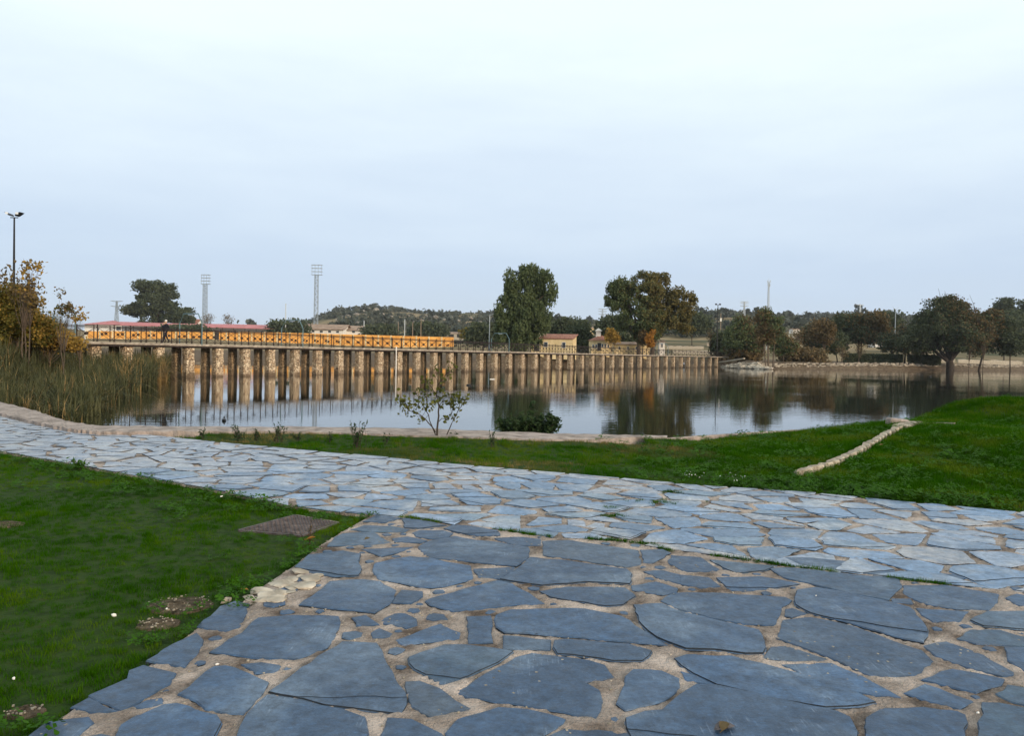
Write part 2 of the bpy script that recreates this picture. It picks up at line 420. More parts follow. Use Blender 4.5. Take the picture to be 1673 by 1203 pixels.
def masonry_material(name, c1, c2, joint, scale):
    mt = bpy.data.materials.new(name); mt.use_nodes = True
    n, l = mt.node_tree.nodes, mt.node_tree.links
    b = n['Principled BSDF']; b.inputs['Roughness'].default_value = 0.9; b.inputs['Specular IOR Level'].default_value = 0.2
    g = n.new('ShaderNodeNewGeometry')
    mp = n.new('ShaderNodeMapping'); mp.inputs['Scale'].default_value = (1, 1, 1.7); l.new(g.outputs['Position'], mp.inputs[0])
    v = n.new('ShaderNodeTexVoronoi'); v.inputs['Scale'].default_value = scale; l.new(mp.outputs[0], v.inputs['Vector'])
    v2 = n.new('ShaderNodeTexVoronoi'); v2.feature = 'DISTANCE_TO_EDGE'; v2.inputs['Scale'].default_value = scale; l.new(mp.outputs[0], v2.inputs['Vector'])
    sp = n.new('ShaderNodeSeparateXYZ'); l.new(v.outputs['Color'], sp.inputs[0])
    mx = n.new('ShaderNodeMix'); mx.data_type = 'RGBA'; l.new(sp.outputs[0], mx.inputs[0]); mx.inputs[6].default_value = (*c1, 1); mx.inputs[7].default_value = (*c2, 1)
    mr = n.new('ShaderNodeMapRange'); l.new(v2.outputs[0], mr.inputs[0]); mr.inputs[1].default_value = 0.03; mr.inputs[2].default_value = 0.10
    mj = n.new('ShaderNodeMix'); mj.data_type = 'RGBA'; l.new(mr.outputs[0], mj.inputs[0]); mj.inputs[6].default_value = (*joint, 1); l.new(mx.outputs[2], mj.inputs[7])
    # damp, dark foot near the waterline
    sz = n.new('ShaderNodeSeparateXYZ'); l.new(g.outputs['Position'], sz.inputs[0])
    nz = n.new('ShaderNodeTexNoise'); nz.inputs['Scale'].default_value = 1.3; l.new(g.outputs['Position'], nz.inputs['Vector'])
    ad = n.new('ShaderNodeMath'); ad.operation = 'ADD'; l.new(sz.outputs[2], ad.inputs[0]); l.new(nz.outputs[0], ad.inputs[1])
    mz = n.new('ShaderNodeMapRange'); l.new(ad.outputs[0], mz.inputs[0]); mz.inputs[1].default_value = 0.55; mz.inputs[2].default_value = 0.95
    md = n.new('ShaderNodeMix'); md.data_type = 'RGBA'; l.new(mz.outputs[0], md.inputs[0]); md.inputs[6].default_value = (0.17, 0.12, 0.08, 1); l.new(mj.outputs[2], md.inputs[7])
    l.new(md.outputs[2], b.inputs['Base Color'])
    bp = n.new('ShaderNodeBump'); bp.inputs['Strength'].default_value = 1; bp.inputs['Distance'].default_value = 0.06; l.new(mr.outputs[0], bp.inputs['Height']); l.new(bp.outputs[0], b.inputs['Normal'])
    return mt

M = {}
M['ground'] = ground_material()
M['water'] = water_material()
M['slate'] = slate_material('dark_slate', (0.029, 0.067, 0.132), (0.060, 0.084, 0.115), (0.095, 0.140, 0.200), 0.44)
M['slate_pale'] = slate_material('pale_dusty_sheen_slate', (0.125, 0.205, 0.325), (0.40, 0.36, 0.32), (0.38, 0.39, 0.40), 0.36)  # upper path: dust, plus grazing sky sheen put into the paler colour
M['mortar'] = mat('sandy_mortar', (0.35, 0.27, 0.215), 0.95, 0.62, 3.2, 2.5, 60, col2=(0.62, 0.52, 0.45), spec=0.1, coord='Object')
M['concrete_old'] = mat('old_pinkish_concrete', (0.28, 0.235, 0.205), 0.95, 0.3, 4, 1.5, 18, col2=(0.42, 0.35, 0.31), spec=0.1)
M['pale_rock'] = mat('pale_granite', (0.36, 0.30, 0.23), 0.95, 0.35, 2.5, 1.5, 9, col2=(0.55, 0.49, 0.40), spec=0.1, rnd=0.4)
M['hill_rock'] = mat('grey_hill_granite', (0.17, 0.155, 0.13), 0.95, 0.35, 0.4, col2=(0.34, 0.31, 0.27), spec=0.1, rnd=0.5)
M['kerb_stone'] = mat('sandy_wall_stone', (0.28, 0.24, 0.18), 0.95, 0.3, 8, 1.5, 30, col2=(0.52, 0.46, 0.37), spec=0.1, rnd=0.35)
M['masonry'] = masonry_material('rubble_masonry', (0.42, 0.29, 0.18), (0.76, 0.62, 0.44), (0.13, 0.085, 0.055), 4.2)
M['masonry_shaded'] = masonry_material('shaded_rubble_masonry', (0.24, 0.165, 0.10), (0.42, 0.31, 0.19), (0.10, 0.065, 0.04), 4.2)  # rear piers: same rubble coloured darker for their shade under the deck
M['deck'] = mat('weathered_deck', (0.30, 0.25, 0.20), 0.9, 0.3, 2, 0, col2=(0.48, 0.42, 0.35))
M['iron'] = mat('dark_brown_iron', (0.030, 0.020, 0.018), 0.6, 0.3, 4, metal=0.3)
M['black'] = mat('black_paint', (0.012, 0.013, 0.016), 0.5, 0.3, 4)
M['steel'] = mat('dull_galvanised_steel', (0.33, 0.37, 0.40), 0.5, 0.2, 4, metal=0.5)
M['bluegreen'] = mat('blue_green_painted_steel', (0.10, 0.17, 0.19), 0.5, 0.2, 4)
M['lampglass'] = mat('frosted_lamp_glass', (0.75, 0.78, 0.8), 0.2, 0.05, 4)
M['ochre'] = mat('ochre_painted_render', (0.62, 0.27, 0.05), 0.9, 0.12, 0.35, col2=(0.84, 0.43, 0.11))
M['cream'] = mat('cream_render', (0.62, 0.47, 0.24), 0.9, 0.12, 0.8, col2=(0.76, 0.61, 0.36))
M['white'] = mat('white_render', (0.70, 0.67, 0.62), 0.9, 0.1, 0.8)
M['dark'] = mat('dark_opening', (0.03, 0.028, 0.026), 0.5, 0.2, 2)
M['glass'] = mat('window_pane', (0.03, 0.04, 0.05), 0.12, 0.2, 2, spec=0.6)
M['tile_red'] = mat('red_clay_tiles', (0.27, 0.11, 0.075), 0.9, 0.3, 1.5, 1, 6, col2=(0.40, 0.19, 0.13), stretch=(3, 0.6, 1))
M['roof_pink'] = mat('pink_sheet_roof', (0.42, 0.13, 0.13), 0.7, 0.15, 0.5, col2=(0.52, 0.20, 0.20))
M['roof_brown'] = mat('brown_clay_roof', (0.26, 0.17, 0.12), 0.9, 0.3, 0.5, col2=(0.36, 0.26, 0.19))
M['bark'] = mat('grey_brown_bark', (0.10, 0.075, 0.055), 0.95, 0.35, 3, 1, 12)
M['bark_dark'] = mat('dark_bark', (0.045, 0.035, 0.028), 0.95, 0.35, 3, 1, 12)
M['wood'] = mat('weathered_wood', (0.22, 0.17, 0.12), 0.9, 0.3, 6)
def leafmat(name, c1, c2, sc=0.6, tr=0.25):
    return mat(name, c1, 0.7, 0.0, sc, col2=c2, spec=0.12, trans=tr, rnd=0.0)
M['l_euc'] = leafmat('grey_green_leaves', (0.054, 0.078, 0.034), (0.132, 0.163, 0.070))
M['l_olive_lit'] = leafmat('sunlit_olive_brown_leaves', (0.070, 0.074, 0.031), (0.194, 0.155, 0.054))  # browner leaf colour that paints in the sunlit right half of the crown
M['l_dark'] = leafmat('dark_evergreen_leaves', (0.040, 0.056, 0.034), (0.094, 0.110, 0.056))
M['l_brown'] = leafmat('brown_autumn_leaves', (0.080, 0.066, 0.036), (0.190, 0.130, 0.060))
M['l_gold'] = leafmat('golden_leaves', (0.16, 0.115, 0.03), (0.44, 0.27, 0.06), 1.2)
M['l_orange'] = leafmat('orange_leaves', (0.26, 0.12, 0.025), (0.48, 0.24, 0.05), 2)
M['l_yg'] = leafmat('yellow_green_leaves', (0.05, 0.062, 0.012), (0.20, 0.15, 0.03), 1.5)
M['l_bush'] = leafmat('dark_green_bush_leaves', (0.018, 0.036, 0.014), (0.045, 0.078, 0.028), 8)
M['l_sapling'] = leafmat('olive_green_sapling_leaves', (0.040, 0.055, 0.012), (0.15, 0.15, 0.035), 9)
M['reed'] = leafmat('grey_green_reed', (0.030, 0.040, 0.018), (0.115, 0.110, 0.050), 2.2)
M['reed_dry'] = leafmat('dry_straw_reed', (0.20, 0.125, 0.045), (0.36, 0.25, 0.11), 2.2)
M['scrub'] = leafmat('hill_scrub', (0.037, 0.046, 0.037), (0.085, 0.093, 0.070), 0.03, 0.1)
M['clover'] = leafmat('clover_leaves', (0.020, 0.075, 0.002), (0.050, 0.135, 0.005), 6)
M['crevice_shade'] = mat('painted_crevice_shade', (0.020, 0.026, 0.034), 0.9, 0.4, 20)  # joint shadow painted as near-black on slab sides and cleft steps
M['cloth_dark'] = mat('dark_cloth', (0.012, 0.013, 0.02), 0.9, 0.3, 8)
M['cloth_brown'] = mat('brown_cloth', (0.09, 0.07, 0.055), 0.9, 0.3, 8)
M['cloth_red'] = mat('red_cloth', (0.55, 0.05, 0.06), 0.9, 0.2, 8)
M['cloth_white'] = mat('white_cloth', (0.7, 0.7, 0.72), 0.9, 0.1, 8)
M['skin'] = mat('skin', (0.45, 0.27, 0.19), 0.6, 0.1, 8)
M['hair_white'] = mat('white_hair', (0.7, 0.68, 0.65), 0.8, 0.1, 20)
M['hair_dark'] = mat('dark_hair', (0.03, 0.02, 0.015), 0.7, 0.2, 20)

def grass_mat(name, c1, c2, c3):
    mt = bpy.data.materials.new(name); mt.use_nodes = True
    n, l = mt.node_tree.nodes, mt.node_tree.links
    b = n['Principled BSDF']; b.inputs['Roughness'].default_value = 0.8; b.inputs['Specular IOR Level'].default_value = 0.0
    g = n.new('ShaderNodeNewGeometry'); oi = n.new('ShaderNodeObjectInfo')
    nz = n.new('ShaderNodeTexNoise'); nz.inputs['Scale'].default_value = 0.9; nz.inputs['Detail'].default_value = 5; l.new(g.outputs['Position'], nz.inputs['Vector'])
    ad = n.new('ShaderNodeMath'); ad.operation = 'MULTIPLY_ADD'; ad.inputs[1].default_value = 0.16; l.new(oi.outputs['Random'], ad.inputs[0]); l.new(nz.outputs[0], ad.inputs[2])
    r = n.new('ShaderNodeValToRGB'); l.new(ad.outputs[0], r.inputs[0]); e = r.color_ramp.elements
    e[0].position, e[0].color = 0.40, (*c1, 1); e[1].position, e[1].color = 0.74, (*c3, 1); q = e.new(0.6); q.color = (*c2, 1)
    l.new(r.outputs[0], b.inputs['Base Color'])
    tr = n.new('ShaderNodeBsdfTranslucent'); ms = n.new('ShaderNodeMixShader'); ms.inputs[0].default_value = 0.3
    l.new(r.outputs[0], tr.inputs[0]); l.new(b.outputs[0], ms.inputs[1]); l.new(tr.outputs[0], ms.inputs[2]); l.new(ms.outputs[0], n['Material Output'].inputs[0])
    return mt
M['grass'] = grass_mat('lawn_grass', (0.016, 0.062, 0.0008), (0.030, 0.100, 0.001), (0.078, 0.145, 0.004))
M['grass_r'] = grass_mat('meadow_grass', (0.018, 0.075, 0.0015), (0.036, 0.110, 0.002), (0.090, 0.140, 0.010))
M['grass_dry'] = grass_mat('dry_mixed_grass', (0.045, 0.085, 0.012), (0.10, 0.115, 0.025), (0.24, 0.18, 0.07))

def haze():
    b = MB(); b.box((0, 0, 70), (11000, 11000, 146))
    mt = bpy.data.materials.new('haze_air'); mt.use_nodes = True; n, l = mt.node_tree.nodes, mt.node_tree.links; n.clear()
    o = n.new('ShaderNodeOutputMaterial'); v = n.new('ShaderNodeVolumePrincipled')
    v.inputs['Color'].default_value = (0.86, 0.92, 1.0, 1); v.inputs['Density'].default_value = 0.00008; v.inputs['Anisotropy'].default_value = 0.1
    l.new(v.outputs[0], o.inputs['Volume'])
    tag(b.build('haze', mt), kind='stuff')
haze()
# ---------------------------------------------------------------- ground sheet and water
def build_ground():
    ang = np.concatenate([np.linspace(-180, -52, 26)[:-1], np.linspace(-52, 52, 420), np.linspace(52, 180, 26)[1:-1]]) * math.pi / 180
    rad = np.concatenate([[0.3], np.geomspace(1.2, 9, 30), np.geomspace(9.2, 30, 130), np.geomspace(30.5, 300, 150), np.geomspace(306, 5200, 90)])
    A, RR = np.meshgrid(ang, rad)
    X = (np.sin(A) * RR).ravel(); Y = (np.cos(A) * RR).ravel()
    z, ins, d = land_z(X, Y)
    far = (~ins) & (Y > 170)
    idx = np.nonzero(far)[0]
    z[idx] += vnoise(X[idx], Y[idx], 0.012, 3.0) * np.clip((Y[idx] - 250) / 500, 0, 1) * 9 + vnoise(X[idx], Y[idx], 0.05, 8.0) * np.clip((Y[idx] - 200) / 600, 0, 1) * 3
    V = np.stack([X, Y, z], 1)
    na, nr = len(ang), len(rad)
    i, j = np.meshgrid(np.arange(nr - 1), np.arange(na), indexing='ij')
    j2 = (j + 1) % na
    Fq = np.stack([i * na + j, i * na + j2, (i + 1) * na + j2, (i + 1) * na + j], -1).reshape(-1, 4)[:, ::-1]
    me = np_mesh('ground', V, Fq, M['ground'])
    me.polygons.foreach_set('use_smooth', np.ones(len(me.polygons), bool))
    o = link('ground', me)
    tag(o, kind='structure')
build_ground()
wb = MB()
wb.face([(-90, 8, 0), (420, 8, 0), (420, 330, 0), (-90, 330, 0)])
tag(wb.build('water', M['water']), kind='structure')

def gz(x, y):
    z, _, _ = land_z([x], [y]); return float(z[0])

# ---------------------------------------------------------------- coping of the pond
def ribbon(far, near, z0, z1, n_sub, jit, mats, name):
    far = [Vector(p) for p in far]; near = [Vector(p) for p in near]
    b = MB(); rings = []
    for i in range(len(far) - 1):
        for k in range(n_sub):
            t = k / n_sub
            rings.append((far[i].lerp(far[i + 1], t), near[i].lerp(near[i + 1], t)))
    rings.append((far[-1], near[-1]))
    out = []
    for f, n in rings:
        j = lambda a: R.uniform(-a, a)
        f = f + Vector((0, j(jit), 0)); n = n + Vector((0, j(jit * 2), 0))
        mid = (f * 2 + n) / 3; mid2 = (f + n * 2) / 3
        out.append([(f.x, f.y, z0), (f.x, f.y, z1 - 0.03 + j(.008)), (f.x, f.y - 0.04, z1 + j(.01)), (mid.x, mid.y, z1 + .006 + j(.008)), (mid2.x, mid2.y, z1 + .004 + j(.008)), (n.x, n.y + 0.03, z1 - 0.01 + j(.012)), (n.x, n.y, z0)])
    b.quad_strip(out)
    return b.build(name, mats)
cop = ribbon(cop_far, cop_near, -0.5, 0.68, 14, 0.02, M['concrete_old'], 'pond_coping')
rs_far = [cop_far[-1] + Vector((-.4, 0, 0))] + [p + Vector((0, .10, 0)) for p in right_shore[:2]] + [right_shore[1].lerp(right_shore[2], .8) + Vector((0, .1, 0))]; rs_near = [p + Vector((.03, -.14, 0)) for p in rs_far]
cop2 = ribbon(rs_far, rs_near, -0.5, 0.60, 14, 0.02, M['concrete_old'], 'pond_kerb')
tag(cop2, 'narrow pale kerb half hidden by grass along the right part of the near shore', 'kerb')
tag(cop, 'low rough pinkish concrete coping along the near edge of the pond', 'coping')

# ---------------------------------------------------------------- slate paving
top_px = [(-260, 660), (0, 681), (60, 694), (120, 703), (225, 709), (300, 717), (480, 735), (600, 745), (800, 764), (950, 776), (1130, 793), (1300, 804), (1500, 822), (1673, 838), (1900, 861), (2300, 905)]
lawn_px = [(-260, 712), (0, 738), (80, 752), (150, 765), (250, 783), (350, 801), (470, 827), (540, 836), (606, 842)]
moss_px = [(606, 842), (666, 847), (702, 852), (729, 857), (755, 856), (814, 866), (883, 877), (925, 880), (1000, 884), (1062, 891), (1100, 903), (1145, 906), (1240, 919), (1336, 932), (1473, 948), (1528, 954), (1672, 970), (1900, 1000), (2300, 1050)]
left_px = [(606, 842), (560, 868), (520, 893), (478, 926), (430, 957), (395, 985), (325, 1025), (290, 1050), (240, 1090), (215, 1112), (150, 1140), (115, 1163), (55, 1195), (-10, 1240), (-120, 1310)]
TOP = [gp(x, y) for x, y in top_px]; LAWN = [gp(x, y) for x, y in lawn_px]; MOSS = [gp(x, y) for x, y in moss_px]; LEFT = [gp(x, y) for x, y in left_px]
PAVE = TOP + [Vector((13, 1.0, .6)), Vector((-2.6, 1.0, .6))] + list(reversed(LEFT)) + list(reversed(LAWN))[1:]
pm = MB()
pm.prism([(p.x, p.y) for p in PAVE], 0.45, 0.594)
paving = pm.build('pavement', M['mortar'])
tag(paving, kind='structure')
def conv(pts, ox, oy, s):
    return [gp(ox + u / s, oy + v / s) for u, v in pts]
Cz = [
 [(-239,155),(-165,88),(0,66),(85,82),(72,120),(88,155),(75,188),(-40,192),(-180,165)],
 [(155,125),(330,92),(420,98),(500,118),(620,138),(630,205),(500,241),(380,245),(180,205),(150,170)],
 [(640,152),(835,142),(850,150),(770,200),(665,195)],
 [(850,155),(915,100),(1100,112),(1390,158),(1415,180),(1400,228),(1200,218),(970,235),(770,205)],
 [(975,18),(1100,12),(1280,38),(1440,60),(1452,133),(1380,143),(1200,117),(980,86)],
 [(-215,330),(-150,290),(-60,215),(100,205),(180,215),(258,260),(232,320),(155,370),(0,352)],
 [(290,258),(385,265),(385,288),(330,322),(245,320),(264,285)],
 [(400,313),(620,245),(760,210),(825,225),(990,325),(860,328),(540,363),(425,332)],
 [(960,265),(1100,240),(1380,243),(1428,285),(1370,328),(1290,332),(1010,290)],
 [(1410,237),(1530,218),(1630,250),(1625,268),(1560,280),(1420,258)],
 [(1455,62),(1560,58),(1598,76),(1500,126),(1470,122)],
 [(50,395),(110,382),(175,428),(70,433)],
 [(190,402),(265,368),(300,370),(355,395),(360,428),(310,441),(200,418)],
 [(405,395),(430,368),(490,375),(510,400),(440,405)],
 [(140,465),(175,442),(243,472),(232,485),(150,487)],
 [(262,502),(380,455),(480,419),(574,465),(568,494),(290,524)],
 [(607,388),(718,385),(728,515),(618,520)],
 [(748,380),(820,356),(1080,345),(1180,348),(1360,385),(1430,430),(1588,530),(1400,512),(1150,490),(900,468),(790,466),(752,440)],
 [(785,482),(1013,502),(1008,553),(785,543)],
 [(1035,505),(1080,500),(1400,525),(1512,560),(1468,606),(1330,606),(1050,570),(1030,540)],
 [(320,590),(500,530),(600,530),(828,562),(760,612),(490,727),(400,670),(327,618)],
 [(555,757),(700,662),(850,582),(920,562),(1200,600),(1280,622),(1316,680),(1180,706),(1250,750),(1258,800),(1233,884),(1080,855),(830,810),(600,777)],
 [(312,705),(370,702),(468,735),(618,835),(430,873),(342,823),(322,770)],
 [(-366,760),(-200,642),(0,514),(163,520),(188,560),(238,660),(314,790),(288,863),(0,830),(-200,788)],
 [(1342,815),(1365,760),(1385,680),(1420,647),(1560,656),(1640,690),(1633,740),(1560,800),(1380,846)],
 [(190,965),(222,882),(330,890),(478,962),(520,1030),(190,1040)],
 [(-490,1040),(-515,975),(-468,865),(-370,775),(-200,797),(0,842),(108,882),(122,965),(118,1040)],
 [(505,955),(562,890),(760,830),(900,842),(1083,890),(1073,912),(968,965),(930,1040),(560,1040)],
 [(1000,975),(1080,937),(1250,942),(1418,965),(1440,1040),(980,1040)],
 [(1470,165),(1560,160),(1700,192),(1760,225),(1700,238),(1560,205)],
]
Dz = [
 [(62,133),(170,97),(380,102),(538,130),(480,153),(240,148)],
 [(165,66),(270,14),(478,40),(340,75)],
 [(482,42),(540,36),(700,64),(828,97),(760,105),(610,122),(502,118)],
 [(0,162),(130,152),(245,152),(398,240),(0,260),(-120,262),(-60,192)],
 [(402,207),(520,192),(675,225),(620,240),(422,232)],
 [(562,160),(620,137),(800,137),(888,160),(840,190),(720,206),(600,190)],
 [(812,127),(880,99),(1000,104),(1238,144),(1266,180),(1080,183),(900,150)],
 [(602,268),(700,222),(900,184),(1080,218),(1240,234),(1488,277),(1498,345),(1398,430),(1000,388),(700,356)],
 [(1222,197),(1440,187),(1588,204),(1596,258),(1400,256),(1252,215)],
 [(152,290),(568,270),(430,318),(312,348)],
]
Lz = [
 [(965,435),(1080,335),(1150,311),(1213,325),(1168,440),(1100,458)],
 [(1022,563),(1180,470),(1262,392),(1430,380),(1648,387),(1653,440),(1590,538),(1450,593),(1230,588)],
 [(720,600),(850,520),(960,467),(988,500),(958,578),(900,633)],
 [(437,775),(630,690),(640,650),(700,627),(856,665),(820,718),(592,850),(482,800)],
 [(352,830),(430,787),(476,812),(578,852),(450,853)],
 [(655,826),(720,797),(788,787),(793,813),(700,833)],
 [(870,768),(960,700),(1050,634),(1100,630),(1303,710),(1278,758),(1185,863),(1010,838),(960,798)],
 [(1182,620),(1270,611),(1368,625),(1340,658),(1250,660)],
 [(592,925),(650,890),(800,822),(860,817),(1058,880),(1078,915),(990,1040),(560,1040)],
 [(150,965),(230,902),(430,880),(450,905),(380,963),(300,1040),(60,1040)],
]
Rz = [
 [(-10,82),(130,92),(226,152),(140,163),(50,158),(-20,120)],
 [(172,107),(300,117),(493,134),(440,155),(300,168),(240,145)],
 [(462,147),(560,144),(900,182),(1078,197),(1083,240),(1028,297),(850,268),(640,216),(520,188)],
 [(532,97),(640,97),(900,122),(1048,147),(1066,188),(800,158),(600,128)],
 [(202,192),(420,187),(573,215),(606,222),(480,240),(330,256),(270,248)],
 [(30,178),(168,192),(223,233),(130,241),(40,222)],
 [(0,264),(200,264),(538,287),(560,300),(518,330),(478,424),(330,412),(180,383),(0,330),(-60,300)],
 [(588,250),(680,237),(900,282),(1080,322),(1128,337),(1203,420),(1208,470),(1196,506),(1110,488),(800,398),(655,362),(580,322)],
 [(1042,292),(1130,292),(1143,316),(1052,308)],
 [(1097,227),(1300,227),(1553,272),(1543,310),(1498,343),(1350,340),(1200,316),(1102,270)],
 [(1162,337),(1300,347),(1408,354),(1360,398),(1240,400),(1192,370)],
 [(542,345),(570,340),(636,366),(560,380),(536,375)],
 [(497,480),(522,392),(640,378),(850,422),(1100,514),(1188,542),(1238,590),(1158,658),(940,658),(750,573),(562,503)],
 [(1422,400),(1500,357),(1690,354),(1760,370),(1760,450),(1480,426)],
 [(1352,483),(1420,442),(1560,442),(1700,482),(1760,500),(1740,515),(1580,513),(1440,506)],
 [(1192,517),(1300,497),(1480,562),(1636,655),(1570,660),(1420,623),(1260,568)],
 [(1584,523),(1750,530),(1760,680),(1700,650),(1602,588)],
 [(-190,320),(-60,312),(0,340),(180,392),(320,422),(410,450),(430,500),(428,560),(350,560),(200,540),(60,535),(-80,480),(-150,420)],
 [(434,573),(470,522),(540,519),(735,580),(600,588)],
 [(4,580),(60,564),(270,564),(600,652),(800,712),(966,795),(900,810),(740,818),(400,753),(200,703),(92,650)],
 [(514,605),(750,597),(900,662),(1086,765),(950,750),(700,683)],
 [(1184,680),(1330,632),(1576,680),(1556,705),(1440,740),(1300,708)],
 [(1104,745),(1200,704),(1426,785),(1360,818),(1200,778)],
 [(1544,750),(1600,709),(1760,728),(1760,826),(1600,783)],
 [(1462,960),(1482,792),(1560,792),(1700,822),(1760,840),(1770,1040),(1462,1040)],
 [(922,870),(1010,817),(1200,812),(1360,837),(1393,850),(1390,1040),(905,1040)],
 [(-224,872),(-150,842),(-60,835),(-10,790),(60,740),(110,706),(200,712),(420,760),(640,812),(790,845),(855,872),(880,940),(880,1040),(-190,1040)],
 [(38,642),(90,657),(196,706),(66,682)],
 [(1590,290),(1640,272),(1750,290),(1750,345),(1640,322)],
]
traced = [conv(p, 560, 880, 2.9875) for p in Cz] + [conv(p, 560, 840, 4.92) for p in Dz] + [conv(p, 0, 880, 2.9875) for p in Lz] + [conv(p, 1100, 880, 2.9197) for p in Rz]

def clip_half(poly, p, n):
    """keep the side of the line through p where (q-p).n <= 0"""
    out = []
    for i in range(len(poly)):
        a, b = poly[i], poly[(i + 1) % len(poly)]
        da, db = (a[0] - p[0]) * n[0] + (a[1] - p[1]) * n[1], (b[0] - p[0]) * n[0] + (b[1] - p[1]) * n[1]
        if da <= 0: out.append(a)
        if (da < 0) != (db < 0) and da != db:
            t = da / (da - db); out.append((a[0] + t * (b[0] - a[0]), a[1] + t * (b[1] - a[1])))
    return out
def area(poly):
    return 0.5 * sum(poly[i][0] * poly[(i + 1) % len(poly)][1] - poly[(i + 1) % len(poly)][0] * poly[i][1] for i in range(len(poly)))
def voronoi_cells(region, bounds, lines, spacing, rng, joint=0.022, aniso=1.0, rot=0.0):
    """irregular stones over a region; lines: polylines that bound them"""
    x0, x1, y0, y1 = bounds; seeds = []
    cr, sr = math.cos(rot), math.sin(rot)
    tries = int((x1 - x0) * (y1 - y0) / spacing ** 2 * 14)
    cand = np.stack([rng.uniform(x0, x1, tries), rng.uniform(y0, y1, tries)], 1)
    cand = cand[in_poly(cand, region)]
    def T(p): q = (p[0] * cr + p[1] * sr, (-p[0] * sr + p[1] * cr) * aniso); return q
    tr = []
    for p in cand:
        q = T(p); lim = spacing * (0.6 + 0.75 * abs(mnoise.noise((p[0] * 1.7, p[1] * 1.7, 3.3))) * 2)
        if all((q[0] - t[0]) ** 2 + (q[1] - t[1]) ** 2 > lim * lim for t in tr[-400:]):
            seeds.append(tuple(p)); tr.append(q)
    cells = []
    S = np.array(tr)
    for k, s in enumerate(seeds):
        q = tr[k]; poly = [(q[0] - 1.6 * spacing, q[1] - 1.6 * spacing), (q[0] + 1.6 * spacing, q[1] - 1.6 * spacing), (q[0] + 1.6 * spacing, q[1] + 1.6 * spacing), (q[0] - 1.6 * spacing, q[1] + 1.6 * spacing)]
        dd = np.hypot(S[:, 0] - q[0], S[:, 1] - q[1])
        for j in np.argsort(dd)[1:16]:
            n = ((S[j][0] - q[0]) / dd[j], (S[j][1] - q[1]) / dd[j])
            off = joint * rng.choice((0.35, 0.7, 1.0, 1.9)) * rng.uniform(.8, 1.2)
            mid = ((S[j][0] + q[0]) / 2 - n[0] * off, (S[j][1] + q[1]) / 2 - n[1] * off)
            a = rng.normal(0, 0.13); n = (n[0] * math.cos(a) - n[1] * math.sin(a), n[0] * math.sin(a) + n[1] * math.cos(a))
            poly = clip_half(poly, mid, n)
            if len(poly) < 3: break
        if len(poly) < 3: continue
        poly = [(x * cr - (y / aniso) * sr, x * sr + (y / aniso) * cr) for x, y in poly]
        for L in lines:
            best = None
            for i in range(len(L) - 1):
                a = Vector(L[i][:2]); b = Vector(L[i + 1][:2]); ab = b - a
                t = max(0, min(1, (Vector(s) - a).dot(ab) / ab.length_squared)); f = a + ab * t
                ds = (Vector(s) - f).length
                if best is None or ds < best[0]: best = (ds, a, ab)
            n = Vector((best[2].y, -best[2].x)).normalized()
            if (Vector(s) - best[1]).dot(n) > 0: n = -n
            pp = best[1] - n * 0.008
            poly = clip_half(poly, (pp.x, pp.y), (n.x, n.y))
            if len(poly) < 3: break
        if len(poly) < 3 or area(poly) < 0.012: continue
        cells.append(poly)
    return cells

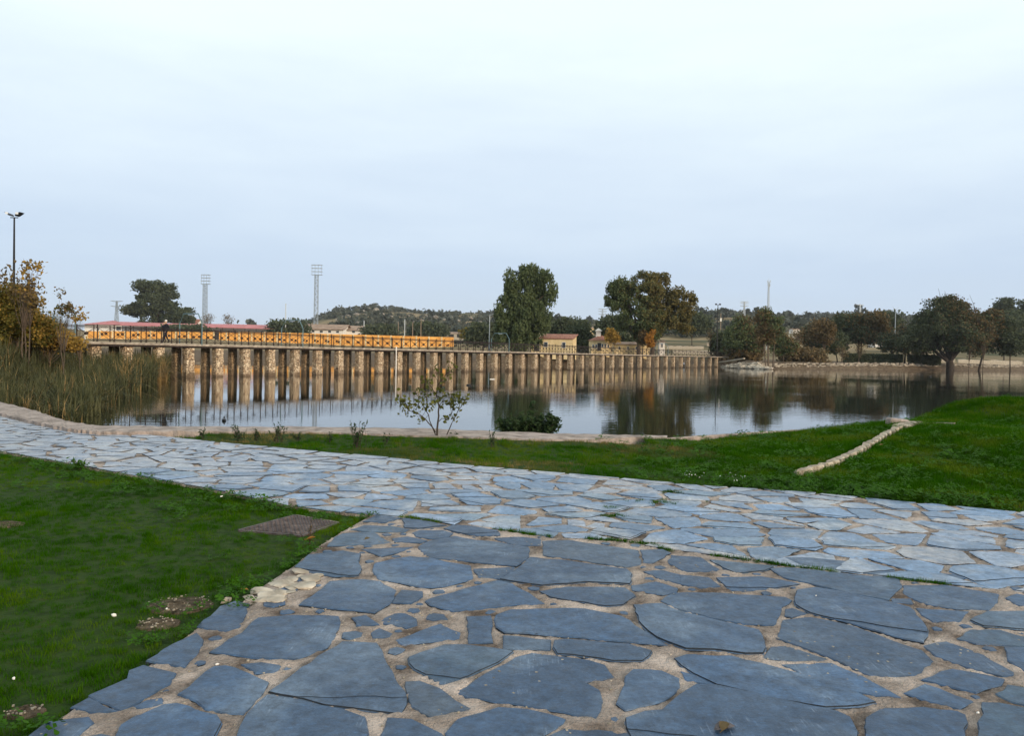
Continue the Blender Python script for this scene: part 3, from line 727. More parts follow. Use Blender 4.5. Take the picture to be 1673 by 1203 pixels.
def slab_mesh(poly, mt, zt, th=0.035, jit=0.008, seg=0.075, tilt=0.006):
    """one flat flagstone with a broken edge and a small chamfer; returns mesh and centre"""
    if area(poly) < 0: poly = poly[::-1]
    cx = sum(p[0] for p in poly) / len(poly); cy = sum(p[1] for p in poly) / len(poly)
    pts = []
    for i in range(len(poly)):
        a, b = Vector(poly[i][:2]), Vector(poly[(i + 1) % len(poly)][:2])
        L = (b - a).length; n = max(1, min(7, int(L / seg)))
        nm = Vector(((b - a).y, -(b - a).x)); nm = nm.normalized() if L > 1e-6 else nm
        for k in range(n):
            t = k / n; p = a.lerp(b, t)
            if k: p = p + nm * R.uniform(-jit * 1.6, jit) + (b - a) * R.uniform(-0.2, 0.2) / n
            else: p = p.lerp(Vector((cx, cy)), R.uniform(0.0, 0.03))
            pts.append(p - Vector((cx, cy)))
    tx, ty = R.uniform(-tilt, tilt), R.uniform(-tilt, tilt)
    ch = 0.007
    b = MB(); rings = [[], [], []]
    for p in pts:
        L = p.length or 1; q = p * (1 - ch / L); top = tx * p.x + ty * p.y
        rings[0].append((p.x, p.y, -th)); rings[1].append((p.x, p.y, top - 0.005 - R.uniform(0, .003))); rings[2].append((q.x, q.y, top))
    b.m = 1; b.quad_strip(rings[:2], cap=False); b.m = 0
    k0 = len(b.v); n = len(pts); b.v.extend(rings[2])
    for j in range(n):
        j2 = (j + 1) % n; b.f.append((n + j, n + j2, k0 + j2, k0 + j)); b.mi.append(0)
    b.f.append(tuple(range(k0, k0 + n))); b.mi.append(0)
    A_ = abs(area([(p.x, p.y) for p in pts]))
    if A_ > .10 and R.random() < .5:                     # a second cleft layer with a broken step
        for q in range(1 if A_ < .3 else R.choice((1, 2))):
            a = R.choice((1.2, -1.9, 1.5, -1.5)) + R.uniform(-.35, .35); nv = (math.cos(a), math.sin(a))
            far_ = max(p.x * nv[0] + p.y * nv[1] for p in pts); off = far_ * R.uniform(.35, .85)
            ins = [(p.x * (1 - .005 / p.length), p.y * (1 - .005 / p.length)) for p in pts]
            cl = clip_half(ins, (nv[0] * off, nv[1] * off), nv)
            if len(cl) < 4: continue
            fine = []
            for j in range(len(cl)):
                u, v = cl[j], cl[(j + 1) % len(cl)]; L = math.hypot(v[0] - u[0], v[1] - u[1]); m_ = max(1, min(9, int(L / .07)))
                for w in range(m_):
                    t = w / m_; wob = R.uniform(-.012, .012) if w else 0
                    fine.append((u[0] + (v[0] - u[0]) * t + nv[0] * wob, u[1] + (v[1] - u[1]) * t + nv[1] * wob))
            h = .0035 + .003 * q + R.uniform(0, .002); k1 = len(b.v); m2 = len(fine)
            b.v.extend([(x, y, tx * x + ty * y - .001) for x, y in fine]); b.v.extend([(x * .992, y * .992, tx * x + ty * y + h) for x, y in fine])
            for j in range(m2):
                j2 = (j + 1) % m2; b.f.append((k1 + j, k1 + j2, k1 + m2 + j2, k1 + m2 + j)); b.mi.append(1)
            b.f.append(tuple(range(k1 + m2, k1 + 2 * m2))); b.mi.append(0)
    return b, (cx, cy, zt)

def grow(poly, g):
    pts = [(p.x, p.y) for p in poly]
    if area(pts) < 0: pts = pts[::-1]
    out = []
    for i in range(len(pts)):
        a, b, c = Vector(pts[i - 1]), Vector(pts[i]), Vector(pts[(i + 1) % len(pts)])
        n1 = Vector(((b - a).y, -(b - a).x)).normalized(); n2 = Vector(((c - b).y, -(c - b).x)).normalized()
        n = (n1 + n2); n = n.normalized() if n.length > .2 else n1
        q = b + n * g; out.append((q.x, q.y))
    return out
slab_list = []
for poly in traced:
    slab_list.append((grow(poly, .0115), 'slate', R.uniform(.603, .610)))
# small filler stones in the wider joints
def fill_stones():
    C = np.stack([NR.uniform(-2.6, 6.5, 9000), NR.uniform(2.9, 7.6, 9000)], 1)
    low = [(p.x, p.y) for p in MOSS[:11]] + [(6.4, 5.2), (2.7, 2.6), (-2.0, 2.6)] + [(p.x, p.y) for p in reversed(LEFT)]
    C = C[in_poly(C, low)]; D = np.minimum(dist_line(C, MOSS), dist_line(C, LEFT))
    for c, _, _ in slab_list:
        if not len(C): break
        k = ~in_poly(C, c); C = C[k]; D = D[k]; D = np.minimum(D, dist_line(C, c, True))
    out = []
    for i in np.argsort(-D):
        p, d = C[i], D[i]
        if d < .036: break
        if any(math.hypot(p[0] - q[0], p[1] - q[1]) < d + q[2] + .012 for q in out): continue
        r = min(d - .012, .09)
        if R.random() < .45: out.append((p[0], p[1], r))
    for x, y, r in out:
        n = R.choice((5, 5, 6)); a0 = R.uniform(0, 6.28)
        slab_list.append(([(x + r * R.uniform(.72, 1.05) * math.cos(a0 + 6.283 * k / n), y + r * R.uniform(.72, 1.05) * math.sin(a0 + 6.283 * k / n)) for k in range(n)], 'slate', R.uniform(.604, .608)))
    print('fillers', len(out))
fill_stones()
rng1 = np.random.default_rng(5)
band_region = [(p.x, p.y) for p in TOP] + [(p.x, p.y) for p in reversed(MOSS)] + [(p.x, p.y) for p in reversed(LAWN)][1:]
LOWEDGE = LAWN + MOSS[1:]
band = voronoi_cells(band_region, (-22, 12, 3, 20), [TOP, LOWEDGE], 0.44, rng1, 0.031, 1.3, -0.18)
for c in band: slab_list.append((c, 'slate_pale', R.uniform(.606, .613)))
# the paving goes on below and to the right of the picture
p_br = gp(1673, 1203); p_r = gp(1710, 975); p_bl = gp(0, 1215); p_b = gp(1710, 1240)
low_region = [(p.x, p.y) for p in MOSS[-3:]] + [(12.0, 1.2), (-2.2, 1.2), (-1.9, 2.75)] + [(gp(1000, 1240).x, gp(1000, 1240).y), (p_b.x, p_b.y), (p_r.x, p_r.y)]
rest = voronoi_cells(low_region, (-3, 12, 1.1, 6.5), [MOSS, [gp(1706, 960), gp(1706, 1234), gp(600, 1234), gp(-300, 1234)]], 0.55, rng1, 0.022, 1.2, 0.3)
for c in rest: slab_list.append((c, 'slate', R.uniform(.612, .618)))
gx, gy = np.meshgrid(np.arange(-4.2, 9.0, 0.032), np.arange(2.2, 10.2, 0.032)); gsh = gx.shape
gin = in_poly(np.stack([gx.ravel(), gy.ravel()], 1), [(p.x, p.y) for p in PAVE])
gidx = np.nonzero(gin)[0]; gxx, gyy = gx.ravel(), gy.ravel(); gzz = np.full(gxx.shape, .6)
gzz[gidx] += 0.002 + 0.004 * vnoise(gxx[gidx], gyy[gidx], 3.1, 1.0) + 0.006 * vnoise(gxx[gidx], gyy[gidx], 11, 2.0) + 0.003 * NR.normal(size=len(gidx))
for c_, mk_, zt_ in slab_list:
    xs_ = [q[0] for q in c_]; ys_ = [q[1] for q in c_]
    if min(ys_) > 10.3: continue
    k_ = np.nonzero((gxx > min(xs_)) & (gxx < max(xs_)) & (gyy > min(ys_)) & (gyy < max(ys_)))[0]
    if not len(k_): continue
    pt = np.stack([gxx[k_], gyy[k_]], 1); k_ = k_[in_poly(pt, c_)]
    if not len(k_): continue
    dd_ = dist_line(np.stack([gxx[k_], gyy[k_]], 1), c_, True); gzz[k_] -= np.clip((dd_ - .008) / .02, 0, 1) * .014
ii = np.arange(gxx.size).reshape(gsh); Fq = np.stack([ii[:-1, :-1], ii[:-1, 1:], ii[1:, 1:], ii[1:, :-1]], -1).reshape(-1, 4)
Fq = Fq[gin[Fq].all(1)]; used, inv = np.unique(Fq, return_inverse=True)
mb_ = link('mortar_bed', np_mesh('mortar_bed', np.stack([gxx[used], gyy[used], gzz[used]], 1), inv.reshape(-1, 4), M['mortar']), paving); mb_['kind'] = 'stuff'

def shown(c):
    cx = sum(p[0] for p in c) / len(c); cy = sum(p[1] for p in c) / len(c)
    px = 836.5 + F * cx / max(cy, 0.1)
    vis = (-40 < px < 1713) and cy > 2.6
    return (abs(area(c)) / max(cy, 1) ** 3) * (1 if vis else 0.02)
slab_list.sort(key=lambda s: -shown(s[0]))
far_slabs = {'slate': MB(), 'slate_pale': MB()}
for i, (c, mk, zt) in enumerate(slab_list):
    b, ctr = slab_mesh(c, mk, zt)
    if i < 298:
        b.build('slab', [M[mk], M['crevice_shade']], paving, loc=ctr)
    else:
        fb = far_slabs[mk]; base = len(fb.v)
        fb.v.extend([(v[0] + ctr[0], v[1] + ctr[1], v[2] + ctr[2]) for v in b.v]); fb.f.extend([tuple(q + base for q in f) for f in b.f]); fb.mi.extend(b.mi)
for k, fb in far_slabs.items():
    if fb.v: tag(fb.build('distant_slabs', [M[k], M['crevice_shade']], paving), kind='stuff')
print('slabs', len(slab_list))

# broken pale mortar at the lawn edge
pp = conv([(1200,303),(1240,270),(1290,242),(1400,182),(1480,160),(1560,165),(1600,190),(1560,225),(1480,262),(1350,315),(1260,330)], 0, 880, 2.9875)
CH = np.stack([NR.uniform(min(p.x for p in pp), max(p.x for p in pp), 300), NR.uniform(min(p.y for p in pp), max(p.y for p in pp), 300)], 1)
CH = CH[in_poly(CH, [(p.x, p.y) for p in pp])][:26]
chunk_spots = [(float(a), float(b_)) for a, b_ in CH]

# ---------------------------------------------------------------- footbridge
BL0, BL1 = Vector((-24.3, 57.6)), Vector((46.9, 177.0))
BD = (BL1 - BL0).normalized(); BN = Vector((BD.y, -BD.x))     # BN points to the near (pond) side
def on_bridge(px):
    k = (px - 836.5) / F
    # X = x0 + (Y-y0)*m ; X = k*Y (roll folded in below)
    for _ in range(3):
        s = BD.x / BD.y
        Y = (BL0.x - BL0.y * s) / (k - s)
        k = xa(px, Y) / Y
    return Vector((k * Y, Y))
px_n = [160, 214, 264.6, 314.4, 361.8, 407, 448, 487.3, 524.2, 559.6, 593.3, 625, 656, 686, 714, 740, 765, 789, 813, 836, 857, 878, 898, 917.5, 936, 954, 971, 987.4, 1004, 1019, 1035, 1049, 1064, 1077, 1091, 1103, 1116, 1128, 1140, 1151.5, 1163, 1173.6]
ZD = 2.32
piers = [on_bridge(x) for x in px_n]
bridge = empty('footbridge', (piers[0].x, piers[0].y, 0), 'long iron railed footbridge on double rows of pale rubble stone piers crossing the pond', 'footbridge')
b0 = Vector((piers[0].x, piers[0].y, 0))
brz = math.atan2(BD.y, BD.x)
def pier_mesh(seed, mt, w, d):
    r = random.Random(seed); b = MB(); rings = []
    for k in range(9):
        z = -0.6 + (ZD + 0.6) * k / 8
        q = 1 + (0.06 if z < 0.7 else 0.0) + r.uniform(-.02, .02)
        rings.append([(sx * w / 2 * q + r.uniform(-.02, .02), sy * d / 2 * q + r.uniform(-.02, .02), z) for sx, sy in ((-1, -1), (0, -1.04), (1, -1), (1.03, 0), (1, 1), (0, 1), (-1, 1), (-1.03, 0))])
    b.quad_strip(rings); return b.mesh('pier', mt)
pm_f = [pier_mesh(k, M['masonry'], 0.66, 0.5) for k in range(4)]
pm_b = [pier_mesh(k + 9, M['masonry_shaded'], 0.52, 0.45) for k in range(4)]
BW = 2.6
for i, p in enumerate(piers):
    for row, pm_ in ((0.45, pm_f), (1.95, pm_b)):
        q = p - BN * row + BD * R.uniform(-.05, .05)
        o = link('pier', pm_[R.randrange(4)], bridge, (q.x - b0.x, q.y - b0.y, 0)); o.rotation_euler = (0, 0, brz)
        sc_ = 1.0 + 0.25 * i / len(piers); o.scale = (sc_, sc_, 1)
start = piers[0] - BD * 3.0; end = on_bridge(1196)
L_b = (end - start).length
def bp(s, n, z): q = start + BD * s - BN * n; return Vector((q.x - b0.x, q.y - b0.y, z))
dk = MB(); rings = []
ns = 80
for k in range(ns + 1):
    s = L_b * k / ns; sag = R.uniform(-.006, .006)
    rings.append([bp(s, 0.0, ZD + .04 + sag), bp(s, 0.0, ZD + .21 + sag), bp(s, BW, ZD + .21 + sag), bp(s, BW, ZD + .04 + sag)])
dk.quad_strip(rings); dk.build('deck', M['deck'], bridge)
for n0 in (0.22, BW - 0.22, BW / 2):
    be = MB(); be.bar(bp(0, n0, ZD - .03), bp(L_b, n0, ZD - .03), 0.16, 0.13); be.build('deck_beam', M['iron'], bridge)
ed = MB(); ed.bar(bp(0, -0.03, ZD + .15), bp(L_b, -0.03, ZD + .15), 0.06, 0.10); ed.build('edge_strip', M['deck'], bridge)
# railing panels: two to each pier bay on both sides
def rail_panel():
    b = MB(); t = 0.028
    b.bar((0, 0, 1.08), (1, 0, 1.08), 0.04); b.bar((0, 0, 0.14), (1, 0, 0.14), t); b.bar((0, 0, 0.98), (1, 0, .98), 0.025)
    b.bar((0.02, 0, 0.16), (0.98, 0, 0.97), 0.02); b.bar((0.02, 0, 0.97), (0.98, 0, 0.16), 0.02)
    for k in range(10):
        a0, a1 = 2 * math.pi * k / 10, 2 * math.pi * (k + 1) / 10
        b.bar((0.5 + .055 * math.cos(a0), 0, .565 + .08 * math.sin(a0)), (0.5 + .055 * math.cos(a1), 0, .565 + .08 * math.sin(a1)), 0.05)
    return b.mesh('railing_panel', M['iron'])
def rail_post():
    b = MB(); b.box((0, 0, 0.57), (0.05, 0.05, 1.14)); b.box((0, 0, 1.16), (0.09, 0.09, 0.05)); b.box((0, 0, 0.03), (0.12, 0.12, 0.05)); return b.mesh('post', M['iron'])
rp, ps = rail_panel(), rail_post()
ss = [(p - start).dot(BD) for p in piers]
knots = [0.1]
prev = 0.1
for s in ss:
    knots += [(prev + s) / 2, s]; prev = s
knots += [(prev + L_b) / 2, L_b - .1]
for n0 in (0.08, BW - 0.08):
    for a, c in zip(knots[:-1], knots[1:]):
        o = link('railing_panel', rp, bridge, bp(a, n0, ZD + .21)); o.rotation_euler = (0, 0, brz); o.scale = (c - a, 1, 1)
        o2 = link('railing_post', ps, bridge, bp(a, n0, ZD + .21)); o2.rotation_euler = (0, 0, brz)
# angular lamp hoops over the deck
def hoop(px, label):
    p = on_bridge(px)
    h = empty('lamp_hoop', (p.x - BN.x * BW, p.y - BN.y * BW, ZD + .21), label, 'lamp frame', 'angular steel hoops spanning the footbridge')
    h.rotation_euler = (0, 0, math.atan2(BN.y, BN.x))
    b = MB()
    H = 2.35
    b.tube([(-0.05, 0, -0.1), (-0.05, 0, H - .75), (0.42, 0, H), (BW - .42, 0, H), (BW + .05, 0, H - .75), (BW + .05, 0, -0.1)], 0.045, 8)
    b.build('frame', M['bluegreen'], h)
    c = MB(); c.box((BW / 2, 0, H - .08), (0.5, 0.14, 0.09)); c.build('lamp_head', M['steel'], h)
    return h
hoop(122, 'angular blue grey lamp hoop at the reedy left end of the footbridge')
hoop(329, 'angular dark lamp hoop right beside the two walkers on the footbridge')
hoop(494, 'angular lamp hoop on the footbridge below the taller left floodlight mast')
hoop(831, 'angular pale lamp hoop on the footbridge in front of the drooping green tree')
hoop(1091, 'small far lamp hoop near the right end of the footbridge')
# white pipe standing in the water
p = on_bridge(643); b = MB(); q = p + BN * 0.35
b.tube([(q.x, q.y, -0.8), (q.x, q.y, 2.75)], 0.06, 8)
tag(b.build('gauge_pole', M['white']), 'thin white pole standing in the water against the footbridge piers', 'pole')
# ---------------------------------------------------------------- foliage tools
def leaves(C, size, rng, droop=0.0, elong=1.6, flat=0.0):
    """one diamond leaf per row of C"""
    n = len(C)
    a = rng.normal(size=(n, 3)); a[:, 2] = a[:, 2] * (1 - flat) - droop * 2.2
    a /= np.linalg.norm(a, axis=1)[:, None]
    b = rng.normal(size=(n, 3)); b -= (b * a).sum(1)[:, None] * a; b /= np.linalg.norm(b, axis=1)[:, None]
    s = size * rng.uniform(0.6, 1.4, (n, 1))
    V = np.stack([C - a * s * elong / 2, C + b * s / 2 - a * s * .1, C + a * s * elong / 2, C - b * s / 2 - a * s * .1], 1).reshape(-1, 3)
    Fq = np.arange(4 * n).reshape(n, 4)
    return V, Fq
def crown_points(lobes, n, rng, ncl, csize, shell=0.55, hang=0.0):
    """leaf centres in clumps through ellipsoid lobes (cx,cy,cz,rx,ry,rz)"""
    L = np.array(lobes, float); w = (L[:, 3] * L[:, 4] * L[:, 5]) ** 0.75; w /= w.sum()
    k = rng.choice(len(L), ncl, p=w)
    d = rng.normal(size=(ncl, 3)); d /= np.linalg.norm(d, axis=1)[:, None]
    r = rng.uniform(shell ** 2, 1, (ncl, 1)) ** 0.5
    cl = L[k, :3] + d * r * L[k, 3:6]
    cs = csize * rng.uniform(0.55, 1.45, ncl)
    j = rng.choice(ncl, n, p=cs ** 2 / (cs ** 2).sum())
    g = np.clip(rng.normal(size=(n, 3)), -1.7, 1.7) * 0.42
    g[:, 2] = g[:, 2] * 0.8 - hang * np.abs(rng.normal(size=n))
    return cl[j] + g * cs[j][:, None], cl
def branch_tubes(b, base, tips, r0, rng, lean=0.25, n=6):
    for t in tips:
        t = Vector(t); base = Vector(base); mid = base.lerp(t, 0.5); mid.z += (t - base).length * 0.12
        mid += Vector(rng.normal(0, (t - base).length * 0.05, 3))
        b.tube([base, base.lerp(mid, .5) + Vector(rng.normal(0, .02, 3)) * (t - base).length, mid, mid.lerp(t, .5), t], [r0, r0 * .8, r0 * .55, r0 * .35, r0 * .12], n)
def pix_tree(name, label, cat, Y, base, lobes_px, nleaf, lsize, lm, bm_, seed, ncl=150, csize=None, trunk_r=0.3, droop=0.0, hang=0.0, elong=1.6, shell=0.5, depth=0.9, group=None, fork=0.45, limbs=7, twigs=0, lm2=None, frac2=0.0, stems=1, gbase=None):
    """a tree standing at depth Y; lobes (px, py, rx, ry) give the masses of its crown as seen, turned into real metres"""
    rng = np.random.default_rng(seed)
    bx = xa(base, Y); g0 = gz(bx, Y) if gbase is None else gbase
    root = empty(name, (bx, Y, g0), label, cat, group)
    sc = Y / F; lob = []
    for (px, py, rx, ry) in lobes_px:
        p = at(px, py, Y)
        lob.append((p.x - bx, rng.uniform(-.25, .25) * rx * sc, p.z - g0, rx * sc, rx * sc * depth, ry * sc))
    rmean = np.mean([l[3] for l in lob])
    pts, cl = crown_points(lob, nleaf, rng, ncl, csize or rmean * .38, shell, hang)
    pts[:, 2] = np.maximum(pts[:, 2], 0.15)
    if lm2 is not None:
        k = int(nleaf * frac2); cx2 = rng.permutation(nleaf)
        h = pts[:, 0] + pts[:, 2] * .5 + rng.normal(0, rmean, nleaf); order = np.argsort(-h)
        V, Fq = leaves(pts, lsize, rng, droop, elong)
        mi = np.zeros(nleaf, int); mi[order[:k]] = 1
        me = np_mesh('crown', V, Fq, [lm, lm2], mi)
    else:
        V, Fq = leaves(pts, lsize, rng, droop, elong); me = np_mesh('crown', V, Fq, lm)
    link('crown', me, root)
    b = MB(); top = np.mean([l[2] for l in lob]); cxm = np.mean([l[0] for l in lob])
    for s_ in range(stems):
        ox = (s_ - (stems - 1) / 2) * trunk_r * 3.2 + (rng.normal() * trunk_r if stems > 1 else 0)
        fx = cxm * fork + ox * (1.6 if stems > 1 else 0); fz = top * fork
        b.tube([(ox, 0, -0.3), (ox, 0, 0.15), (ox + (fx - ox) * .4, rng.normal() * .1, fz * .5), (fx, 0, fz), (fx + (cxm - fx) * .4 + (ox if stems > 1 else 0), 0, fz + (top - fz) * .7)],
               [trunk_r * 1.5, trunk_r * 1.1, trunk_r * .9, trunk_r * .75, trunk_r * .35], 9)
        idx = rng.choice(len(cl), min(limbs, len(cl)), replace=False)
        branch_tubes(b, (fx, 0, fz * rng.uniform(.8, 1.0)), cl[idx], trunk_r * .45, rng)
        if twigs:
            idx = rng.choice(len(cl), twigs)
            for q in idx:
                tip = Vector(cl[q]); tip += Vector(rng.normal(0, rmean * .25, 3)) + Vector((0, 0, rmean * .35))
                b.tube([Vector(cl[q]) * .6 + Vector((fx, 0, fz)) * .4, Vector(cl[q]), tip], [trunk_r * .15, trunk_r * .08, trunk_r * .03], 4)
    b.build('trunk', bm_, root, smooth=True)
    return root

# ---------------------------------------------------------------- far scrub on the hills
def scrub():
    rng = np.random.default_rng(21); C = []; S = []
    n = 9500
    Y = rng.uniform(300, 1180, n) ** 1.0; px = rng.uniform(380, 1760, n)
    X = (px - 836.5) / F * Y
    z, ins, d = land_z(X, Y)
    nz = vnoise(X, Y, 0.012, 5.0)
    start = np.interp(px, [0, 480, 640, 880, 1080, 1700], [500, 480, 420, 420, 520, 420])
    keep = (Y > start) & (nz > -0.22 + 0.22 * (Y < 650)) & ((px > 900) | (rng.random(n) < .7))
    ridge = rng.uniform(380, 1760, 900); Yr = rng.uniform(1090, 1200, 900)
    X = np.concatenate([X[keep], (ridge - 836.5) / F * Yr]); Y = np.concatenate([Y[keep], Yr])
    z, ins, d = land_z(X, Y)
    z += vnoise(X, Y, 0.012, 3.0) * np.clip((Y - 250) / 500, 0, 1) * 9 + vnoise(X, Y, 0.05, 8.0) * np.clip((Y - 200) / 600, 0, 1) * 3
    r = rng.gamma(4, 0.62, len(X)) + 0.8
    per = 26; m = len(X)
    g = rng.normal(size=(m, per, 3)) * 0.42; g[:, :, 2] = np.abs(g[:, :, 2]) * 1.1 + .25
    P = np.stack([X, Y, z], 1)[:, None, :] + g * r[:, None, None] * np.array([1.25, 1.25, 0.85])
    V, Fq = leaves(P.reshape(-1, 3), 1.0, rng, elong=1.3)
    s = np.repeat(r, per * 4)
    c = np.repeat(P.reshape(-1, 3), 4, axis=0); V = c + (V - c) * (0.55 * s)[:, None]
    o = link('hill_scrub', np_mesh('hill_scrub', V, Fq, M['scrub']))
    tag(o, 'dark evergreen scrub and holm oaks covering the far hills', 'scrub', kind='stuff')
scrub()
# skyline trees that stand apart
sky_trees = [(911, 519, 7, 6, 'round dark tree on the skyline just right of the drooping green tree'), (924, 520, 5, 5, 'small dark tree second of the skyline pair right of the drooping tree'),
  (961, 524, 7, 7, 'round dark tree alone on the skyline above the tiny white roofed tower'), (946, 527, 4, 4, 'small low skyline tree left of the lone round one'),
  (1184, 508, 8, 6, 'spreading dark skyline tree just right of the tall twin floodlight post'), (1221, 511, 6, 6, 'dark skyline tree below the wide power pylon'),
  (1238, 509, 7, 8, 'dark skyline tree touching the autumn poplar on its left'), (1280, 514, 9, 6, 'left of two dark domed trees on the skyline right of the thin mast'),
  (1290, 513, 6, 6, 'right of two dark domed trees on the skyline right of the thin mast'), (1319, 516, 6, 5, 'low dark skyline tree above the brown bare trees'),
  (1405, 506, 9, 9, 'tall dark tree on the skyline under the forked power pylon'), (860, 520, 9, 7, 'dark tree half behind the drooping green tree on the skyline'),
  (410, 527, 8, 5, 'low dark tree on the skyline left of the taller floodlight mast'), (655, 508, 5, 4, 'tiny dark tree on the ridge right of the rocky summit'), (706, 512, 5, 4, 'tiny dark tree midway along the left ridge'),
  (740, 514, 5, 4, 'tiny dark tree near the right end of the left ridge'), (1352, 517, 7, 4, 'flat dark tree on the skyline left of the big domed olive tree')]
for i, (px, py, rx, ry, lb) in enumerate(sky_trees):
    Yt = 900 if px > 700 or px < 450 else 1060
    pix_tree('skyline_tree', lb, 'tree', Yt, px, [(px, py, rx, ry), (px + rx * .3, py + ry * .4, rx * .8, ry * .7)], 900, 1.1, M['scrub'], M['bark_dark'], 300 + i, ncl=30, trunk_r=.5, group='dark trees along the skyline')
# granite outcrops on the left hill
def boulder(name, loc, r, seed, mt, flat=0.7, sub=2):
    import bmesh
    bm = bmesh.new(); bmesh.ops.create_icosphere(bm, subdivisions=sub, radius=1)
    rr = random.Random(seed); ax = [Vector((rr.gauss(0, 1), rr.gauss(0, 1), rr.gauss(0, 1))).normalized() for _ in range(7)]
    for v in bm.verts:
        for a in ax:
            dd = v.co.dot(a)
            if dd > 0.62: v.co -= a * (dd - 0.62)
        v.co *= 1 + 0.12 * mnoise.noise(v.co * 2 + Vector((seed, 0, 0)))
        v.co = Vector((v.co.x * r[0], v.co.y * r[1], v.co.z * r[2]))
    me = bpy.data.meshes.new(name); bm.to_mesh(me); bm.free(); me.materials.append(mt)
    o = link(name, me, loc=loc); o.rotation_euler = (0, 0, rr.uniform(0, 6.28)); return o
for i, (x, y) in enumerate(chunk_spots):
    s_ = R.uniform(.03, .085)
    o = boulder('mortar_chunk', (x, y, .604 + s_ * .05), (s_ * 1.3, s_, s_ * .22), 900 + i, M['pale_rock']); o.parent = paving
for i, (px, py, w, h) in enumerate([(583, 514, 6, 4), (592, 509, 6, 4), (606, 506, 9, 6), (614, 509, 8, 6), (622, 514, 7, 5), (599, 516, 7, 4), (575, 520, 6, 3), (640, 517, 5, 3), (660, 520, 5, 3), (585, 527, 5, 3), (712, 518, 6, 4), (690, 524, 4, 3), (750, 524, 4, 3), (560, 518, 4, 2.5), (610, 527, 5, 3), (630, 524, 5, 3), (550, 523, 4, 2.5), (568, 516, 4, 3), (603, 521, 4, 2.5), (645, 524, 4, 2.5), (668, 516, 4, 2.5), (676, 526, 4, 2), (696, 516, 3.5, 2.5), (725, 522, 4, 2.5), (738, 519, 3.5, 2.5), (770, 520, 4, 2.5), (785, 526, 4, 2), (590, 521, 4, 2.5)]):
    Yb = 1000 - (py - 500) * 14; p = at(px, py, Yb)
    o = boulder('granite_outcrop', p, (w * Yb / F * R.uniform(.6, 1.3), w * Yb / F * .8, h * Yb / F * R.uniform(.7, 1.1)), 40 + i, M['hill_rock'])
    tag(o, ['bare granite outcrop among the scrub on the rocky left hill', 'large bare granite outcrop at the summit of the rocky left hill'][i in (2, 3)], 'rock outcrop', 'granite outcrops on the left hill' if i not in (2, 3) else 'summit granite outcrops')

# dry stone walls of the terraces
def stone_wall(px0, y0, px1, y1, Y0, Y1, h, label, mt='kerb_stone'):
    a = at(px0, y0, Y0); c = at(px1, y1, Y1); b = MB(); n = 18; rings = []
    for k in range(n + 1):
        p = a.lerp(c, k / n); g = gz(p.x, p.y); rings.append([(p.x, p.y - .4, g - .8), (p.x, p.y - .3, g + h + R.uniform(-.15, .15)), (p.x, p.y + .3, g + h + R.uniform(-.15, .15)), (p.x, p.y + .4, g - .8)])
    b.quad_strip(rings)
    tag(b.build('field_wall', M[mt]), label, 'stone wall', 'dry stone field walls on the right slope')
for a in [(1090, 549, 1150, 549, 300, 300, 1.3, 'long pale field wall on the terraced slope right of the brown crowned tree'), (1155, 543, 1185, 545, 340, 345, 1.5, 'short pale field wall left of the green bushy trees'),
          (1100, 560, 1165, 559, 252, 252, 1.2, 'lowest orange brown field wall above the far end of the footbridge'), (1270, 529, 1330, 532, 480, 470, 2.2, 'pale field wall high on the slope right of the autumn poplar'),
          (1262, 545, 1305, 549, 330, 340, 2.0, 'thick pale field wall directly right of the autumn poplar trunks'), (1275, 565, 1330, 566, 232, 232, 1.0, 'low field wall above the right bank'),
          (1500, 575, 1560, 577, 262, 262, 1.3, 'field wall behind the big domed olive tree'), (1565, 578, 1670, 580, 262, 262, 1.3, 'field wall right of the big domed tree trunk')]:
    stone_wall(*a)

